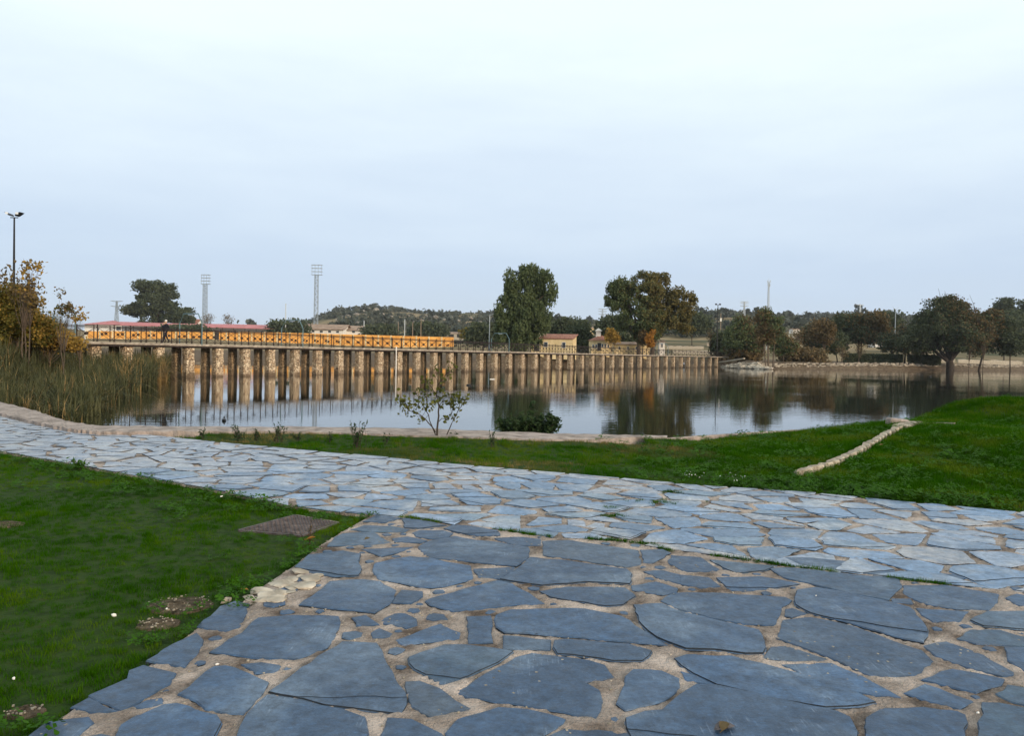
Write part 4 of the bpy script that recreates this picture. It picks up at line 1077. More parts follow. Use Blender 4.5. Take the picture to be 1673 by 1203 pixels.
# ---------------------------------------------------------------- buildings
def wall_window(root, parent_name, x, z, w, h, y, side='front', frame='white', pane='glass'):
    f = MB(); t = 0.08 * max(1, w / 1.2)
    f.box((x, y - .03, z + h / 2), (w, .08, t)); f.box((x, y - .03, z - h / 2), (w + .1, .12, t))
    f.box((x - w / 2, y - .03, z), (t, .08, h)); f.box((x + w / 2, y - .03, z), (t, .08, h))
    fo = f.build('window', M[frame], root)
    g = MB(); g.box((x, y - .012, z), (w - t, .03, h - t)); g.build('pane', M[pane], fo)
def house(name, label, px0, px1, ybase, yeave, ytop, Y, depth, rz=0, wall='white', roof='roof_brown', kind='gable', wins=(), doors=(), chimney=None, cat='house', over=0.3, group=None):
    p0 = at(px0, ybase, Y); p1 = at(px1, ybase, Y); cx = (p0.x + p1.x) / 2; w = abs(p1.x - p0.x) / max(0.3, math.cos(rz))
    g = gz(cx, Y) if abs(gz(cx, Y) - p0.z) < 2 else p0.z
    he = at(px0, yeave, Y).z - g; ht = at(px0, ytop, Y).z - g
    root = empty(name, (cx, Y, g), label, cat, group, rz)
    b = MB()
    b.box((0, depth / 2, he / 2 - .6), (w, depth, he + 1.2))
    if kind == 'shed':
        b.v += [(w / 2, 0, he), (w / 2, depth, he), (w / 2, depth, ht - .1), (-w / 2, 0, he), (-w / 2, depth, he), (-w / 2, depth, ht - .1)]
        k = len(b.v); b.f += [(k - 6, k - 5, k - 4), (k - 1, k - 2, k - 3), (k - 5, k - 2, k - 1, k - 4)]; b.mi += [0] * 3
    b.build('wall', M[wall], root)
    r = MB(); o = over; t = .14 * (2 if Y > 380 else 1)
    if kind == 'gable':
        for s_, (ya, yb) in ((1, (-o, depth / 2)), (-1, (depth + o, depth / 2))):
            r.quad_strip([[(-w / 2 - o, ya, he - .02), (-w / 2 - o, yb, ht), (-w / 2 - o, yb, ht + t), (-w / 2 - o, ya, he + t)], [(w / 2 + o, ya, he - .02), (w / 2 + o, yb, ht), (w / 2 + o, yb, ht + t), (w / 2 + o, ya, he + t)]])
        gb = MB()
        for sx in (-1, 1): gb.face([(sx * w / 2 * .998, 0.02, he), (sx * w / 2 * .998, depth - .02, he), (sx * w / 2 * .998, depth / 2, ht - .02)])
        gb.build('gable', M[wall], root)
    elif kind == 'shed':
        r.quad_strip([[(-w / 2 - o, -o, he), (-w / 2 - o, depth + o, ht), (-w / 2 - o, depth + o, ht + t), (-w / 2 - o, -o, he + t)], [(w / 2 + o, -o, he), (w / 2 + o, depth + o, ht), (w / 2 + o, depth + o, ht + t), (w / 2 + o, -o, he + t)]])
    elif kind == 'hip':
        rl = max(0.2, w / 2 - depth / 2)
        a = [(-w / 2 - o, -o, he), (w / 2 + o, -o, he), (w / 2 + o, depth + o, he), (-w / 2 - o, depth + o, he)]; c, d = (-rl, depth / 2, ht), (rl, depth / 2, ht)
        r.face([a[0], a[1], d, c]); r.face([a[1], a[2], d]); r.face([a[2], a[3], c, d]); r.face([a[3], a[0], c]); r.face(a[::-1])
    ro = r.build('roof', M[roof], root)
    sc = Y / F
    for (wx, wy, ww, wh) in wins:
        wall_window(root, '', (at(wx, wy, Y).x - cx) / math.cos(rz), at(wx, wy, Y).z - g, ww * sc, wh * sc, 0)
    for (wx, wy, ww, wh) in doors:
        d_ = MB(); d_.box(((at(wx, wy, Y).x - cx) / math.cos(rz), -.02, at(wx, wy, Y).z - g), (ww * sc, .08, wh * sc)); d_.build('door', M['dark'], root)
    if chimney:
        q = at(chimney[0], chimney[1], Y); c_ = MB(); c_.box((q.x - cx, depth * .5, q.z - g - .5), (chimney[2] * sc, chimney[2] * sc, chimney[3] * sc + 1)); c_.build('chimney', M['white'], ro)
    return root
house('yellow_house', 'cream yellow house with red lean-to roof and dark windows beyond the footbridge', 883, 935, 577, 553.5, 545.5, 150, 4.4, math.radians(-14), 'cream', 'tile_red', 'shed', wins=[(892, 563, 6.5, 8), (921, 564, 6, 9)])
house('low_annex', 'low flat cream annex with dark doorway against the left side of the yellow house', 868, 881, 577, 557, 555.5, 150.5, 3, 0, 'cream', 'cream', 'shed', doors=[(877, 566, 8, 16)], cat='annex', over=.1)
h2 = house('small_villa', 'small cream house with dark red hip roof and dark arched windows among trees', 966, 1000, 575, 556, 547, 165, 5.5, 0, 'cream', 'tile_red', 'hip', wins=[(969, 566, 3, 6), (974, 566, 3, 6), (984, 565, 3, 6), (989, 565, 3, 6), (994, 565, 3, 6)], doors=[(979, 567, 6, 13)])
tw = empty('roof_turret', (at(978, 550, 167).x, 167.5, at(978, 551, 167).z), 'tiny white turret with pointed pale cap on the dark red hip roof', 'turret')
b = MB(); b.box((0, 0, .6), (.95, .95, 1.5)); b.build('wall', M['white'], tw)
b = MB(); b.quad_strip([[(-.75, -.75, 1.35), (.75, -.75, 1.35), (.75, .75, 1.35), (-.75, .75, 1.35)], [(-.05, -.05, 2.0), (.05, -.05, 2.0), (.05, .05, 2.0), (-.05, .05, 2.0)]]); b.build('cap', M['white'], tw)
house('long_cream_building', 'long low cream building with brown roof behind bare branches right of the small villa', 1003, 1062, 574, 563, 559, 175, 4, 0, 'cream', 'roof_brown', 'gable', wins=[(1012, 569, 3, 5), (1026, 569, 3, 5), (1040, 569, 3, 5)], cat='building')
house('kiosk', 'small cream kiosk with a dark peaked cap by the far bank', 1077, 1086, 574, 559, 555.5, 168, 1.3, 0, 'white', 'roof_brown', 'hip', wins=[(1081.5, 565, 3, 6)], cat='kiosk', over=.35)
house('hillside_farm', 'long pale farmhouse with pinkish roof on the slope above the yellow house', 902, 936, 541, 536, 533, 330, 8, 0, 'white', 'roof_brown', 'gable', wins=[(915, 538.5, 2, 2), (925, 538.5, 2, 2)])
house('tan_barn', 'wide tan barn beside the pale hillside farmhouse', 938, 972, 541, 536, 533.5, 335, 8, 0, 'cream', 'roof_brown', 'gable', cat='barn')
house('white_villa', 'white villa partly hidden behind the left edge of the brown crowned tree', 1003, 1016, 542, 530, 526, 260, 5, 0, 'white', 'roof_brown', 'hip', wins=[(1006, 535, 2, 3), (1012, 535, 2, 3)])
house('white_cottage', 'white gabled cottage with dark opening seen between the right bank trees', 1430, 1447, 562, 554, 549, 250, 5, 0, 'white', 'white', 'gable', doors=[(1436, 558, 10, 6)])
house('white_annex', 'low white outbuilding right of the white gabled cottage', 1446, 1460, 564, 558, 556, 252, 3, 0, 'white', 'white', 'shed', cat='outbuilding')
house('white_shed', 'narrow tall white shed above the white gabled cottage', 1453, 1459, 556, 548, 546, 270, 2.5, 0, 'white', 'white', 'shed', cat='shed')
house('pale_hut', 'small grey hut with open front between trees on the right bank', 1378, 1388, 568, 559, 557, 240, 3, 0, 'kerb_stone', 'roof_brown', 'shed', doors=[(1384, 564, 4, 6)], cat='hut')
house('flat_roofed_house', 'flat pale roofed house at the right edge of the picture below the skyline trees', 1655, 1700, 527, 518, 516, 420, 12, 0, 'white', 'white', 'shed', wins=[(1664, 522, 4, 3)])
house('slope_cottage', 'tiny white cottage high on the slope between the autumn poplar and the brown trees', 1318, 1325, 549, 546.5, 545, 300, 5, 0, 'white', 'roof_brown', 'gable')
house('slope_barn', 'low pale barn on the slope right of the short field wall', 1296, 1306, 541, 538.5, 537, 380, 6, 0, 'white', 'roof_brown', 'gable', cat='barn')
house('hidden_white_house', 'tiny white house seen through the right side of the big domed tree', 1628, 1638, 532, 527, 524, 400, 6, 0, 'white', 'roof_brown', 'gable')
house('pale_ruin', 'pale ruined building low behind the right bank tree trunks', 1612, 1634, 566, 561, 558, 300, 5, 0, 'kerb_stone', 'roof_brown', 'shed', cat='ruin')
# left group behind the footbridge
house('white_hip_house', 'white house with flat topped pink red hip roof behind the left end of the footbridge', 138, 197, 566, 530, 522, 430, 22, 0, 'white', 'roof_pink', 'hip', wins=[(194, 537, 8, 6), (160, 538, 4, 4)], over=1.2)
house('brown_roofed_house', 'house with brown tiled gable roof rising behind the two walkers', 289, 318, 566, 532, 521, 450, 17, 0, 'white', 'tile_red', 'gable')
# long pink canopy on thin posts, with a white back wall
can = empty('pink_canopy', (at(200, 560, 400).x, 400, gz(at(200, 560, 400).x, 400)), 'very long low pink sheet canopy on thin posts behind the orange wall', 'canopy')
c0 = can.location
b = MB(); rings = []
for px, yt, yb in ((196, 526.5, 532), (290, 529.5, 534.5), (370, 530.5, 536), (457, 532.5, 538.5)):
    a = at(px, yb, 400) - c0; c = at(px, yt, 411) - c0
    rings.append([a, c, c + Vector((0, 0, .25)), a + Vector((0, 0, .3))])
b.quad_strip(rings); b.build('roof', M['roof_pink'], can)
for k in range(15):
    px = 200 + k * 18.2; yb = np.interp(px, [196, 290, 370, 457], [532, 534.5, 536, 538.5])
    a = at(px, yb, 400.5) - c0
    b = MB(); b.tube([(a.x, a.y, 0), (a.x, a.y, a.z)], .15, 6); b.build('post', M['iron'], can)
b = MB(); a = at(200, 560, 413) - c0; c = at(455, 560, 413) - c0; b.box(((a.x + c.x) / 2, a.y, 4), (c.x - a.x, .5, 8.4)); b.build('back_wall', M['white'], can)
# low white building with brown roofs and small dark windows
house('white_stable', 'long low white building with a brown roof and five small square windows', 457, 560, 566, 537.5, 528.5, 430, 20, 0, 'white', 'roof_brown', 'gable', wins=[(497, 541, 5, 3.4), (511.5, 541.5, 5, 3.4), (525, 542, 5, 3.4), (538.5, 542, 5, 3.4), (551.5, 542.5, 5, 3.4)], cat='building', over=1.4)
house('white_stable_end', 'shorter low white building with three small square windows right of the longer one', 562, 632, 566, 540, 532, 440, 20, 0, 'white', 'roof_brown', 'gable', wins=[(577.5, 542.5, 5, 3.4), (591, 543, 5, 3.4), (603, 543, 5, 3.4)], cat='building', over=1.4)
house('low_arcade', 'long low grey roofed shed with dark open bays in front of the left hill', 709, 760, 552, 545, 542, 450, 10, 0, 'kerb_stone', 'roof_brown', 'shed', doors=[(722, 549, 9, 5), (737, 549, 9, 5), (750, 549, 7, 5)], cat='shed')
# water tanks
tk = empty('white_water_tank', (at(608, 534, 410).x, 410, at(608, 541, 410).z - 1.5), 'white oval water tank on legs above the low white building', 'water tank')
b = MB(); q = 0.92
rings = []
for k in range(9):
    a = math.pi * k / 8; rr = .62 * math.sin(a) ** .6 + .02; x = -math.cos(a) * q
    rings.append([(x, rr * math.cos(t), 2.6 + rr * math.sin(t)) for t in np.linspace(0, 2 * math.pi, 13)[:-1]])
b.quad_strip(rings); b.build('tank', M['white'], tk)
for sx in (-.5, .5):
    b = MB(); b.bar((sx, -.2, 0), (sx, -.2, 2.2), .1); b.build('leg', M['steel'], tk)
tk = empty('grey_dome', (at(567, 530, 455).x, 455, at(567, 533, 455).z - 1.5), 'small grey green domed silo behind the long brown roof', 'silo')
b = MB(); rings = [[(.75 * math.cos(t), .75 * math.sin(t), 0) for t in np.linspace(0, 2 * math.pi, 15)[:-1]]]
for k in range(6):
    a = math.pi / 2 * k / 6; rings.append([(.75 * math.cos(a) * math.cos(t), .75 * math.cos(a) * math.sin(t), 1.2 + .75 * math.sin(a)) for t in np.linspace(0, 2 * math.pi, 15)[:-1]])
b.quad_strip(rings); b.build('dome', M['steel'], tk)
# orange wall
ow = empty('orange_wall', (at(150, 566, 375).x, 375, gz(at(150, 566, 375).x, 375) + 0.2), 'long bright orange rendered wall with pale base behind the footbridge railing', 'wall')
o0 = ow.location
knots_px = np.linspace(143, 742, 30)
for k in range(29):
    xk = lambda px: xa(px, 375)
    x0, x1 = xk(knots_px[k]) - o0.x, xk(knots_px[k + 1]) - o0.x
    ztop = at(knots_px[k], np.interp(knots_px[k], [165, 450, 742], [541, 543.5, 551.5]), 375).z - o0.z
    if k == 10:
        b = MB(); b.box(((x0 + x1) / 2 + 1.2, .05, ztop / 2 - 2), (x1 - x0 - 2.6, .5, ztop + 4)); b.build('wall_panel', M['ochre'], ow)
        b = MB(); b.box((x0 + 1.3, .12, ztop / 2 - .1), (2.0, .2, ztop * .8)); b.build('gate', M['dark'], ow); 
    else:
        b = MB(); b.box(((x0 + x1) / 2, .05, ztop / 2 - 2), (x1 - x0 - .7, .5, ztop + 4)); b.build('wall_panel', M['ochre'], ow)
    b = MB(); b.box((x0, 0, ztop / 2 - 1.9), (.7, .9, ztop + 4.1)); b.build('pilaster', M['cream'], ow)
    b = MB(); b.box(((x0 + x1) / 2, -.02, gz(o0.x + (x0 + x1) / 2, 375) - o0.z + .25), (x1 - x0 - .72, .7, 1.1)); b.build('plinth', M['cream'], ow)

# ---------------------------------------------------------------- masts, pylons, lamps
def lattice(root, H, w0, w1, nb, t, mt, name='mast'):
    b = MB()
    for sx, sy in ((-1, -1), (1, -1), (1, 1), (-1, 1)):
        b.bar((sx * w0 / 2, sy * w0 / 2, 0), (sx * w1 / 2, sy * w1 / 2, H), t)
    for k in range(nb):
        z0, z1 = H * k / nb, H * (k + 1) / nb; a = (w0 + (w1 - w0) * k / nb) / 2; c = (w0 + (w1 - w0) * (k + 1) / nb) / 2
        s_ = 1 if k % 2 else -1
        for y in (-1, 1):
            b.bar((-s_ * a, y * a, z0), (s_ * c, y * c, z1), t * .6); b.bar((y * a, s_ * a, z0), (y * c, -s_ * c, z1), t * .6)
            b.bar((-c, y * c, z1), (c, y * c, z1), t * .6)
    return b.build(name, mt, root)
def flood_mast(px, ytop, yhead, Y, wpx, nrow, nlamp, label, k_=2.3):
    x = xa(px, Y); g = gz(x, Y); H = at(px, yhead, Y).z - g; T = at(px, ytop, Y).z - g; w = wpx * Y / F
    r = empty('floodlight_mast', (x, Y, g), label, 'floodlight mast')
    lattice(r, H, .98 * k_, .80 * k_, 26, .10 * k_, M['steel'])
    b = MB()
    for k in range(nrow):
        z = H + (T - H) * k / (nrow - 1); b.bar((-w / 2, 0, z), (w / 2, 0, z), .12 * k_); b.bar((-w / 2, .8 * k_, z), (w / 2, .8 * k_, z), .1 * k_)
        for sx in (-1, 1): b.bar((sx * w / 2, 0, z), (sx * w / 2, .8 * k_, z), .1 * k_)
    for sx in (-.9, -.3, .3, .9): b.bar((sx * w / 2, 0, H), (sx * w / 2, 0, T), .07 * k_)
    b.build('lamp_rack', M['steel'], r)
    for k in range(nrow - 1):
        for j in range(nlamp):
            z = H + (T - H) * (k + 1) / (nrow - 1); xx = -w / 2 + w * (j + .5) / nlamp
            c = MB(); c.quad_strip([[(xx - .22, -.1, z - .2), (xx + .22, -.1, z - .2), (xx + .22, -.1, z + .2), (xx - .22, -.1, z + .2)], [(xx - .12, .25, z - .12), (xx + .12, .25, z - .12), (xx + .12, .25, z + .12), (xx - .12, .25, z + .12)]]); c.build('floodlight', M['black'] if (k + j) % 2 else M['lampglass'], r)
flood_mast(334, 449, 464, 460, 14, 4, 4, 'shorter lattice floodlight mast behind the pink canopy')
flood_mast(515.5, 433, 449, 460, 17, 4, 5, 'taller lattice floodlight mast left of the rocky hill')
def pylon(px, ytop, Y, ybase, arm, label, arms=(1.0, .8)):
    x = xa(px, Y); g = at(px, ybase, Y).z; H = at(px, ytop, Y).z - g
    r = empty('power_pylon', (x, Y, g), label, 'pylon', None)
    lattice(r, H, H * .13, H * .04, 7, Y * .0005, M['steel'], 'tower')
    a = arm * Y / F
    for k in arms:
        b = MB(); z = H * k; b.bar((-a / 2, 0, z), (a / 2, 0, z), Y * .0006); b.bar((-a / 2, 0, z), (0, 0, z - H * .05), Y * .0004); b.bar((a / 2, 0, z), (0, 0, z - H * .05), Y * .0004)
        b.build('cross_arm', M['steel'], r)
pylon(190, 492, 800, 530, 20, 'faint T shaped pylon left of the dark spreading tree on the left', (1.0, .78))
pylon(983, 505, 600, 532, 14, 'small faint pylon between the two big bank trees', (1.0, .86, .68))
pylon(1214, 493, 700, 516, 14, 'wide topped pylon on the skyline left of the thin mast', (1.0, .88, .7))
pylon(1403, 498, 800, 510, 12, 'forked pylon behind the dark tree on the right skyline', (1.0,))
x = xa(1461, 300); g = at(1461, 533, 300).z
r = empty('utility_pole', (x, 300, g), 'slim pale utility pole with Y shaped top left of the big domed tree', 'utility pole')
b = MB(); b.tube([(0, 0, -3), (0, 0, 6.6)], .14, 6); b.build('pole', M['steel'], r)
b = MB(); b.bar((0, 0, 6.5), (-1.2, 0, 7.6), .08); b.bar((0, 0, 6.5), (1.2, 0, 7.4), .08); b.build('cross_arm', M['steel'], r)
for px, yt, yb, lb in ((650, 526, 548, 'first of four pale poles behind the orange wall, leftmost'), (660.5, 522, 545, 'second of four pale poles behind the orange wall, thinner'), (673.5, 527, 551, 'third of four pale poles behind the orange wall'), (687, 520, 551, 'fourth and tallest of the pale poles behind the orange wall'),
                       (594, 524, 548, 'thin pole between the low white building and the white tank'), (466, 496, 532, 'slim grey aerial mast behind the left lamp hoop'), (799, 515, 532, 'slim lamp pole just left of the drooping green tree'), (1171, 498, 600, None), (1176, 512, 530, 'short wooden pole with a white box on the slope right of the twin floodlight post')):
    Yp = (400 if px < 700 else 200) if px < 1000 else 185
    x = xa(px, Yp); g = gz(x, Yp); zt = at(px, yt, Yp).z
    if lb is None:
        r = empty('twin_floodlight_post', (x, Yp, g), 'dark post with two square floodlights near the right end of the footbridge', 'lamp post')
        b = MB(); H = zt - g; b.tube([(0, 0, 0), (0, 0, H)], [.14, .08], 8); b.build('post', M['black'], r)
        b = MB(); b.bar((-.5, 0, H), (.5, 0, H), .08); b.build('cross_arm', M['black'], r)
        for sx in (-.5, .45): b = MB(); b.box((sx, -.1, H + .1), (.42, .25, .36)); b.build('floodlight', M['black'], r)
        continue
    if px == 1176: Yp = 420; x = xa(px, Yp); g = gz(x, Yp); zt = at(px, yt, Yp).z
    nm = {466: 'aerial_mast', 799: 'lamp_pole', 1176: 'utility_pole'}.get(px, 'pole')
    r = empty(nm, (x, Yp, g), lb, 'pole')
    b = MB(); b.tube([(0, 0, -1), (0, 0, zt - g)], [.12 * Yp / 160, .09 * Yp / 160], 6); b.build('shaft', M['wood'] if px in (650, 673.5, 687, 1176) else M['steel'], r)
    b = MB()
    if px == 799: b.bar((0, 0, zt - g), (1.6, 0, zt - g + .5), .1); b.build('lamp_arm', M['steel'], r)
    elif px == 1176: b.box((0, -.3, zt - g - 3.6), (.8, .5, 1.8)); b.build('meter_box', M['white'], r)
    else: b.box((0, 0, zt - g), (.3, .3, .2)); b.build('cap', M['steel'], r)
x = xa(1253, 320); g = gz(x, 320); H = at(1253, 461, 320).z - g
r = empty('telephone_mast', (x, 320, g), 'tall thin lattice mast with antennas rising above the autumn poplar', 'mast')
lattice(r, H, .8, .45, 30, .1, M['steel'])
for k, (dx, dz) in enumerate(((-.5, .2), (.5, .3), (-.4, -1.2), (.45, -1.3))): b = MB(); b.box((dx, -.2, H + dz), (.25, .2, 1.1)); b.build('antenna', M['steel'], r)
b = MB(); b.bar((0, 0, H), (0, 0, H + 1.8), .06); b.build('spike', M['steel'], r)
# near lamp post at the left edge
x = xa(22, 45); g = gz(x, 45); H = at(22, 355, 45).z - g
r = empty('double_floodlight_post', (x, 45, g), 'tall black post with two tilted floodlights at the left edge above the golden shrubs', 'lamp post')
b = MB(); b.tube([(0, 0, 0), (0, 0, H * .5), (0, 0, H)], [.09, .07, .045], 10); b.build('post', M['black'], r)
b = MB(); b.bar((-.22, 0, H - .02), (.22, 0, H - .02), .05); b.build('cross_arm', M['black'], r)
for s_ in (-1, 1):
    c = MB(); cx_ = s_ * .24
    def q(u, v, w): return (cx_ + s_ * (u * .72 + w * .55), v, H + .13 + w * .55 - u * .0 + s_ * 0 + u * .28)
    c.quad_strip([[q(-.06, -.2, -.1), q(.08, -.2, -.1), q(.08, .2, -.1), q(-.06, .2, -.1)], [q(-.2, -.24, .2), q(.16, -.24, .2), q(.16, .24, .2), q(-.2, .24, .2)]])
    hd = c.build('floodlight', M['black'], r)
    c = MB(); c.box((cx_ + s_ * .06, -.235, H + .2), (.16, .02, .12)); c.build('lens', M['lampglass'], hd)

# ---------------------------------------------------------------- trees on the far bank
pix_tree('drooping_tree', 'tall drooping grey green eucalyptus beside the yellow house on the far bank', 'tree', 150, 848,
         [(842, 452, 20, 20), (868, 446, 22, 17), (892, 462, 18, 22), (850, 478, 30, 22), (835, 505, 24, 28), (862, 500, 30, 26), (880, 508, 22, 30), (845, 538, 33, 26), (875, 536, 22, 24), (824, 528, 15, 26)],
         34000, .24, M['l_euc'], M['bark'], 1, ncl=250, csize=1.0, trunk_r=.45, droop=.55, hang=.95, elong=2.4, shell=.7, limbs=12)
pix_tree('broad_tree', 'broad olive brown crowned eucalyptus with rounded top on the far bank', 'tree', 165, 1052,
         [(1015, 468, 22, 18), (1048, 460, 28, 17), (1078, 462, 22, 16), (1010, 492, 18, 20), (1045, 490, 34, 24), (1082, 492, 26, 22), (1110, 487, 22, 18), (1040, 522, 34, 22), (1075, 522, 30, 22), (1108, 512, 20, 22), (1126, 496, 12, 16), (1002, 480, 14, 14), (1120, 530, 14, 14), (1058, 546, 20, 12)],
         54000, .26, M['l_euc'], M['bark'], 2, ncl=340, csize=1.2, trunk_r=.55, droop=.15, hang=.25, elong=1.7, shell=.6, limbs=14, lm2=M['l_olive_lit'], frac2=.55, stems=2)
pix_tree('spreading_tree', 'dark spreading tree with gappy crown rising above the pink canopy on the left', 'tree', 450, 250,
         [(232, 480, 14, 16), (248, 472, 22, 12), (274, 482, 14, 14), (218, 508, 15, 8), (246, 498, 26, 18), (268, 508, 24, 14), (292, 516, 22, 12), (300, 522, 22, 10), (240, 518, 24, 12)],
         26000, .8, M['l_dark'], M['bark_dark'], 3, ncl=150, csize=3.2, trunk_r=1.1, shell=.55, limbs=10)
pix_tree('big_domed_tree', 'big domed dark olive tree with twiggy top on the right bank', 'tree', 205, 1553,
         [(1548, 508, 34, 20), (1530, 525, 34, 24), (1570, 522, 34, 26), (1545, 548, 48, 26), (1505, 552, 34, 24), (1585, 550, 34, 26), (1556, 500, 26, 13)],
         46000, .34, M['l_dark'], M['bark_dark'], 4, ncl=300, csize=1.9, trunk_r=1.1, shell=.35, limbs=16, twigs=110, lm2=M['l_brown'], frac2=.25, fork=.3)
pix_tree('olive_tree', 'dark olive brown tree joined to the right side of the big domed tree', 'tree', 208, 1598,
         [(1612, 535, 26, 22), (1600, 556, 30, 20), (1630, 548, 20, 20), (1620, 520, 18, 12)], 14000, .42, M['l_dark'], M['bark_dark'], 5, ncl=110, csize=2.2, trunk_r=.3, lm2=M['l_brown'], frac2=.35, limbs=8, twigs=40, shell=.35)
pix_tree('dark_bank_tree', 'dark spreading tree left of the big domed tree behind the clipped hedges', 'tree', 215, 1478,
         [(1478, 550, 28, 16), (1500, 565, 30, 12), (1462, 562, 22, 14)], 9000, .42, M['l_dark'], M['bark_dark'], 6, ncl=80, csize=2.0, trunk_r=.25, lm2=M['l_brown'], frac2=.5, shell=.3)
pix_tree('layered_conifer', 'dark layered tree standing alone near the right edge of the bank', 'tree', 205, 1651,
         [(1650, 560, 20, 8), (1646, 548, 16, 8), (1654, 570, 17, 9), (1640, 556, 14, 6), (1660, 552, 14, 7), (1650, 532, 10, 10)], 7000, .36, M['l_dark'], M['bark_dark'], 7, ncl=70, csize=1.7, trunk_r=.16, shell=.3, fork=.7)
pix_tree('skyline_pine', 'round topped grey green pine on the right skyline', 'tree', 420, 1645,
         [(1642, 500, 13, 10), (1652, 508, 14, 8), (1634, 506, 9, 7)], 5000, .8, M['l_dark'], M['bark_dark'], 8, ncl=60, csize=3.4, trunk_r=.5)
pix_tree('edge_pine', 'dark pine cut by the right edge of the picture on the skyline', 'tree', 420, 1678,
         [(1678, 500, 12, 12), (1682, 512, 12, 9)], 4000, .8, M['l_dark'], M['bark_dark'], 9, ncl=50, csize=3.4, trunk_r=.5)
pix_tree('domed_left_olive', 'broad dark brown green tree right of the brown autumn trees on the right bank', 'tree', 225, 1405,
         [(1395, 522, 22, 13), (1420, 530, 22, 16), (1380, 536, 18, 14), (1405, 545, 28, 15), (1438, 540, 14, 12)], 15000, .42, M['l_dark'], M['bark_dark'], 10, ncl=140, csize=2.3, trunk_r=.3, lm2=M['l_brown'], frac2=.5, shell=.4, stems=2)
pix_tree('brown_autumn_tree', 'brown leaved autumn tree with a pale straight trunk on the right bank', 'tree', 205, 1347,
         [(1346, 550, 14, 16), (1340, 540, 18, 14), (1352, 538, 12, 12)], 7000, .34, M['l_brown'], M['bark'], 12, ncl=90, csize=1.5, trunk_r=.18, shell=.2, twigs=40)
pix_tree('dark_brown_tree', 'dull brown round tree left of the brown autumn tree on the right bank', 'tree', 230, 1325,
         [(1322, 550, 14, 15), (1331, 562, 12, 10)], 6000, .4, M['l_brown'], M['bark_dark'], 13, ncl=90, csize=2.0, trunk_r=.22, lm2=M['l_dark'], frac2=.6, shell=.3)
pix_tree('round_green_tree', 'low round green bush tree right of the brown autumn tree', 'tree', 215, 1368,
         [(1368, 560, 14, 14), (1360, 566, 12, 10)], 6000, .36, M['l_dark'], M['bark_dark'], 14, ncl=60, csize=1.6, trunk_r=.16)
pix_tree('green_shore_tree', 'bushy green tree left of the autumn poplar at the end of the footbridge', 'tree', 188, 1208,
         [(1205, 550, 18, 14), (1222, 545, 16, 16), (1200, 562, 18, 12), (1228, 560, 14, 14), (1212, 530, 12, 10)], 12000, .34, M['l_euc'], M['bark'], 15, ncl=110, csize=1.8, trunk_r=.2, lm2=M['l_brown'], frac2=.25, shell=.4, stems=2)
pix_tree('autumn_poplar', 'tall thin autumn poplar with pale bare lower trunks on the rocky point', 'tree', 163, 1256,
         [(1252, 512, 10, 10), (1248, 522, 15, 12), (1262, 524, 12, 14), (1256, 538, 18, 12), (1246, 544, 10, 12), (1268, 540, 9, 12), (1253, 556, 16, 8)], 9000, .26, M['l_brown'], M['bark'], 16, ncl=150, csize=1.0, trunk_r=.13, elong=1.5, lm2=M['l_euc'], frac2=.4, shell=.2, stems=4, fork=.72, limbs=8, twigs=60)
pix_tree('willow_bush', 'green willow bush right of the autumn poplar trunks', 'bush', 175, 1280,
         [(1278, 556, 16, 12), (1290, 566, 14, 9), (1272, 568, 10, 10)], 6000, .3, M['l_euc'], M['bark'], 17, ncl=80, csize=1.4, trunk_r=.1, shell=.2, twigs=30, lm2=M['l_brown'], frac2=.3)
for i, (px, yt, lb) in enumerate(((1301, 545, 'bare grey forked tree below the field walls, left of the brown trees'), (1160, 545, 'bare orange tinted sapling pair on the slope left of the twin floodlight post'), (1583, 560, 'slender bare tree right of the big domed tree trunk'), (1606, 556, 'slender brown sapling second right of the big domed trunk'), (1375, 572, 'young pale trunked tree in front of the clipped hedge, left'), (1403, 570, 'young pale trunked tree in front of the clipped hedge, right'), (372, 520, 'bare leafless tree behind the pink canopy right of the shorter floodlight mast'), (340, 520, 'pale bare tree at the foot of the shorter floodlight mast'))):
    Yt = 200 if px > 1000 else 435; kk = Yt / 200
    pix_tree('bare_tree', lb, 'tree', Yt, px, [(px, yt, 9, 9), (px + 3, yt + 6, 8, 8)], 260, .2 * kk, M['l_brown'], M['bark'], 60 + i, ncl=40, csize=1.0 * kk, trunk_r=.11 * kk, twigs=70, limbs=14, shell=.2, fork=.5)
pix_tree('golden_tree', 'small golden leaved tree right of the dark red hip roof', 'tree', 162, 999, [(998, 546, 8, 8), (1003, 554, 8, 7), (994, 554, 6, 6)], 3500, .24, M['l_gold'], M['bark'], 31, ncl=60, csize=.9, trunk_r=.1, shell=.2)
pix_tree('orange_tree', 'slim orange leaved tree under the broad olive brown crown', 'tree', 160, 1062, [(1064, 545, 4, 7), (1060, 556, 6, 7), (1064, 564, 5, 6)], 2600, .22, M['l_orange'], M['bark'], 32, ncl=40, csize=.7, trunk_r=.08, shell=.2)
pix_tree('copper_tree', 'copper coloured small tree left of the slim orange one under the broad crown', 'tree', 161, 1049, [(1050, 552, 6, 8), (1052, 545, 4, 5)], 1800, .22, M['l_brown'], M['bark'], 33, ncl=40, csize=.7, trunk_r=.08, shell=.2, twigs=20)
pix_tree('yellow_bush', 'yellow green bush at the right end of the orange wall', 'bush', 330, 766, [(762, 546, 9, 6), (770, 549, 8, 5)], 3000, .6, M['l_yg'], M['bark'], 34, ncl=40, csize=2, trunk_r=.08)
pix_tree('spire_fir', 'tiny dark spired fir on the skyline left of the small faint pylon', 'tree', 330, 976, [(976, 531, 1.6, 5), (976, 536, 3, 5), (976, 542, 4.5, 5)], 1500, .5, M['l_dark'], M['bark_dark'], 35, ncl=30, csize=1.0, trunk_r=.15)
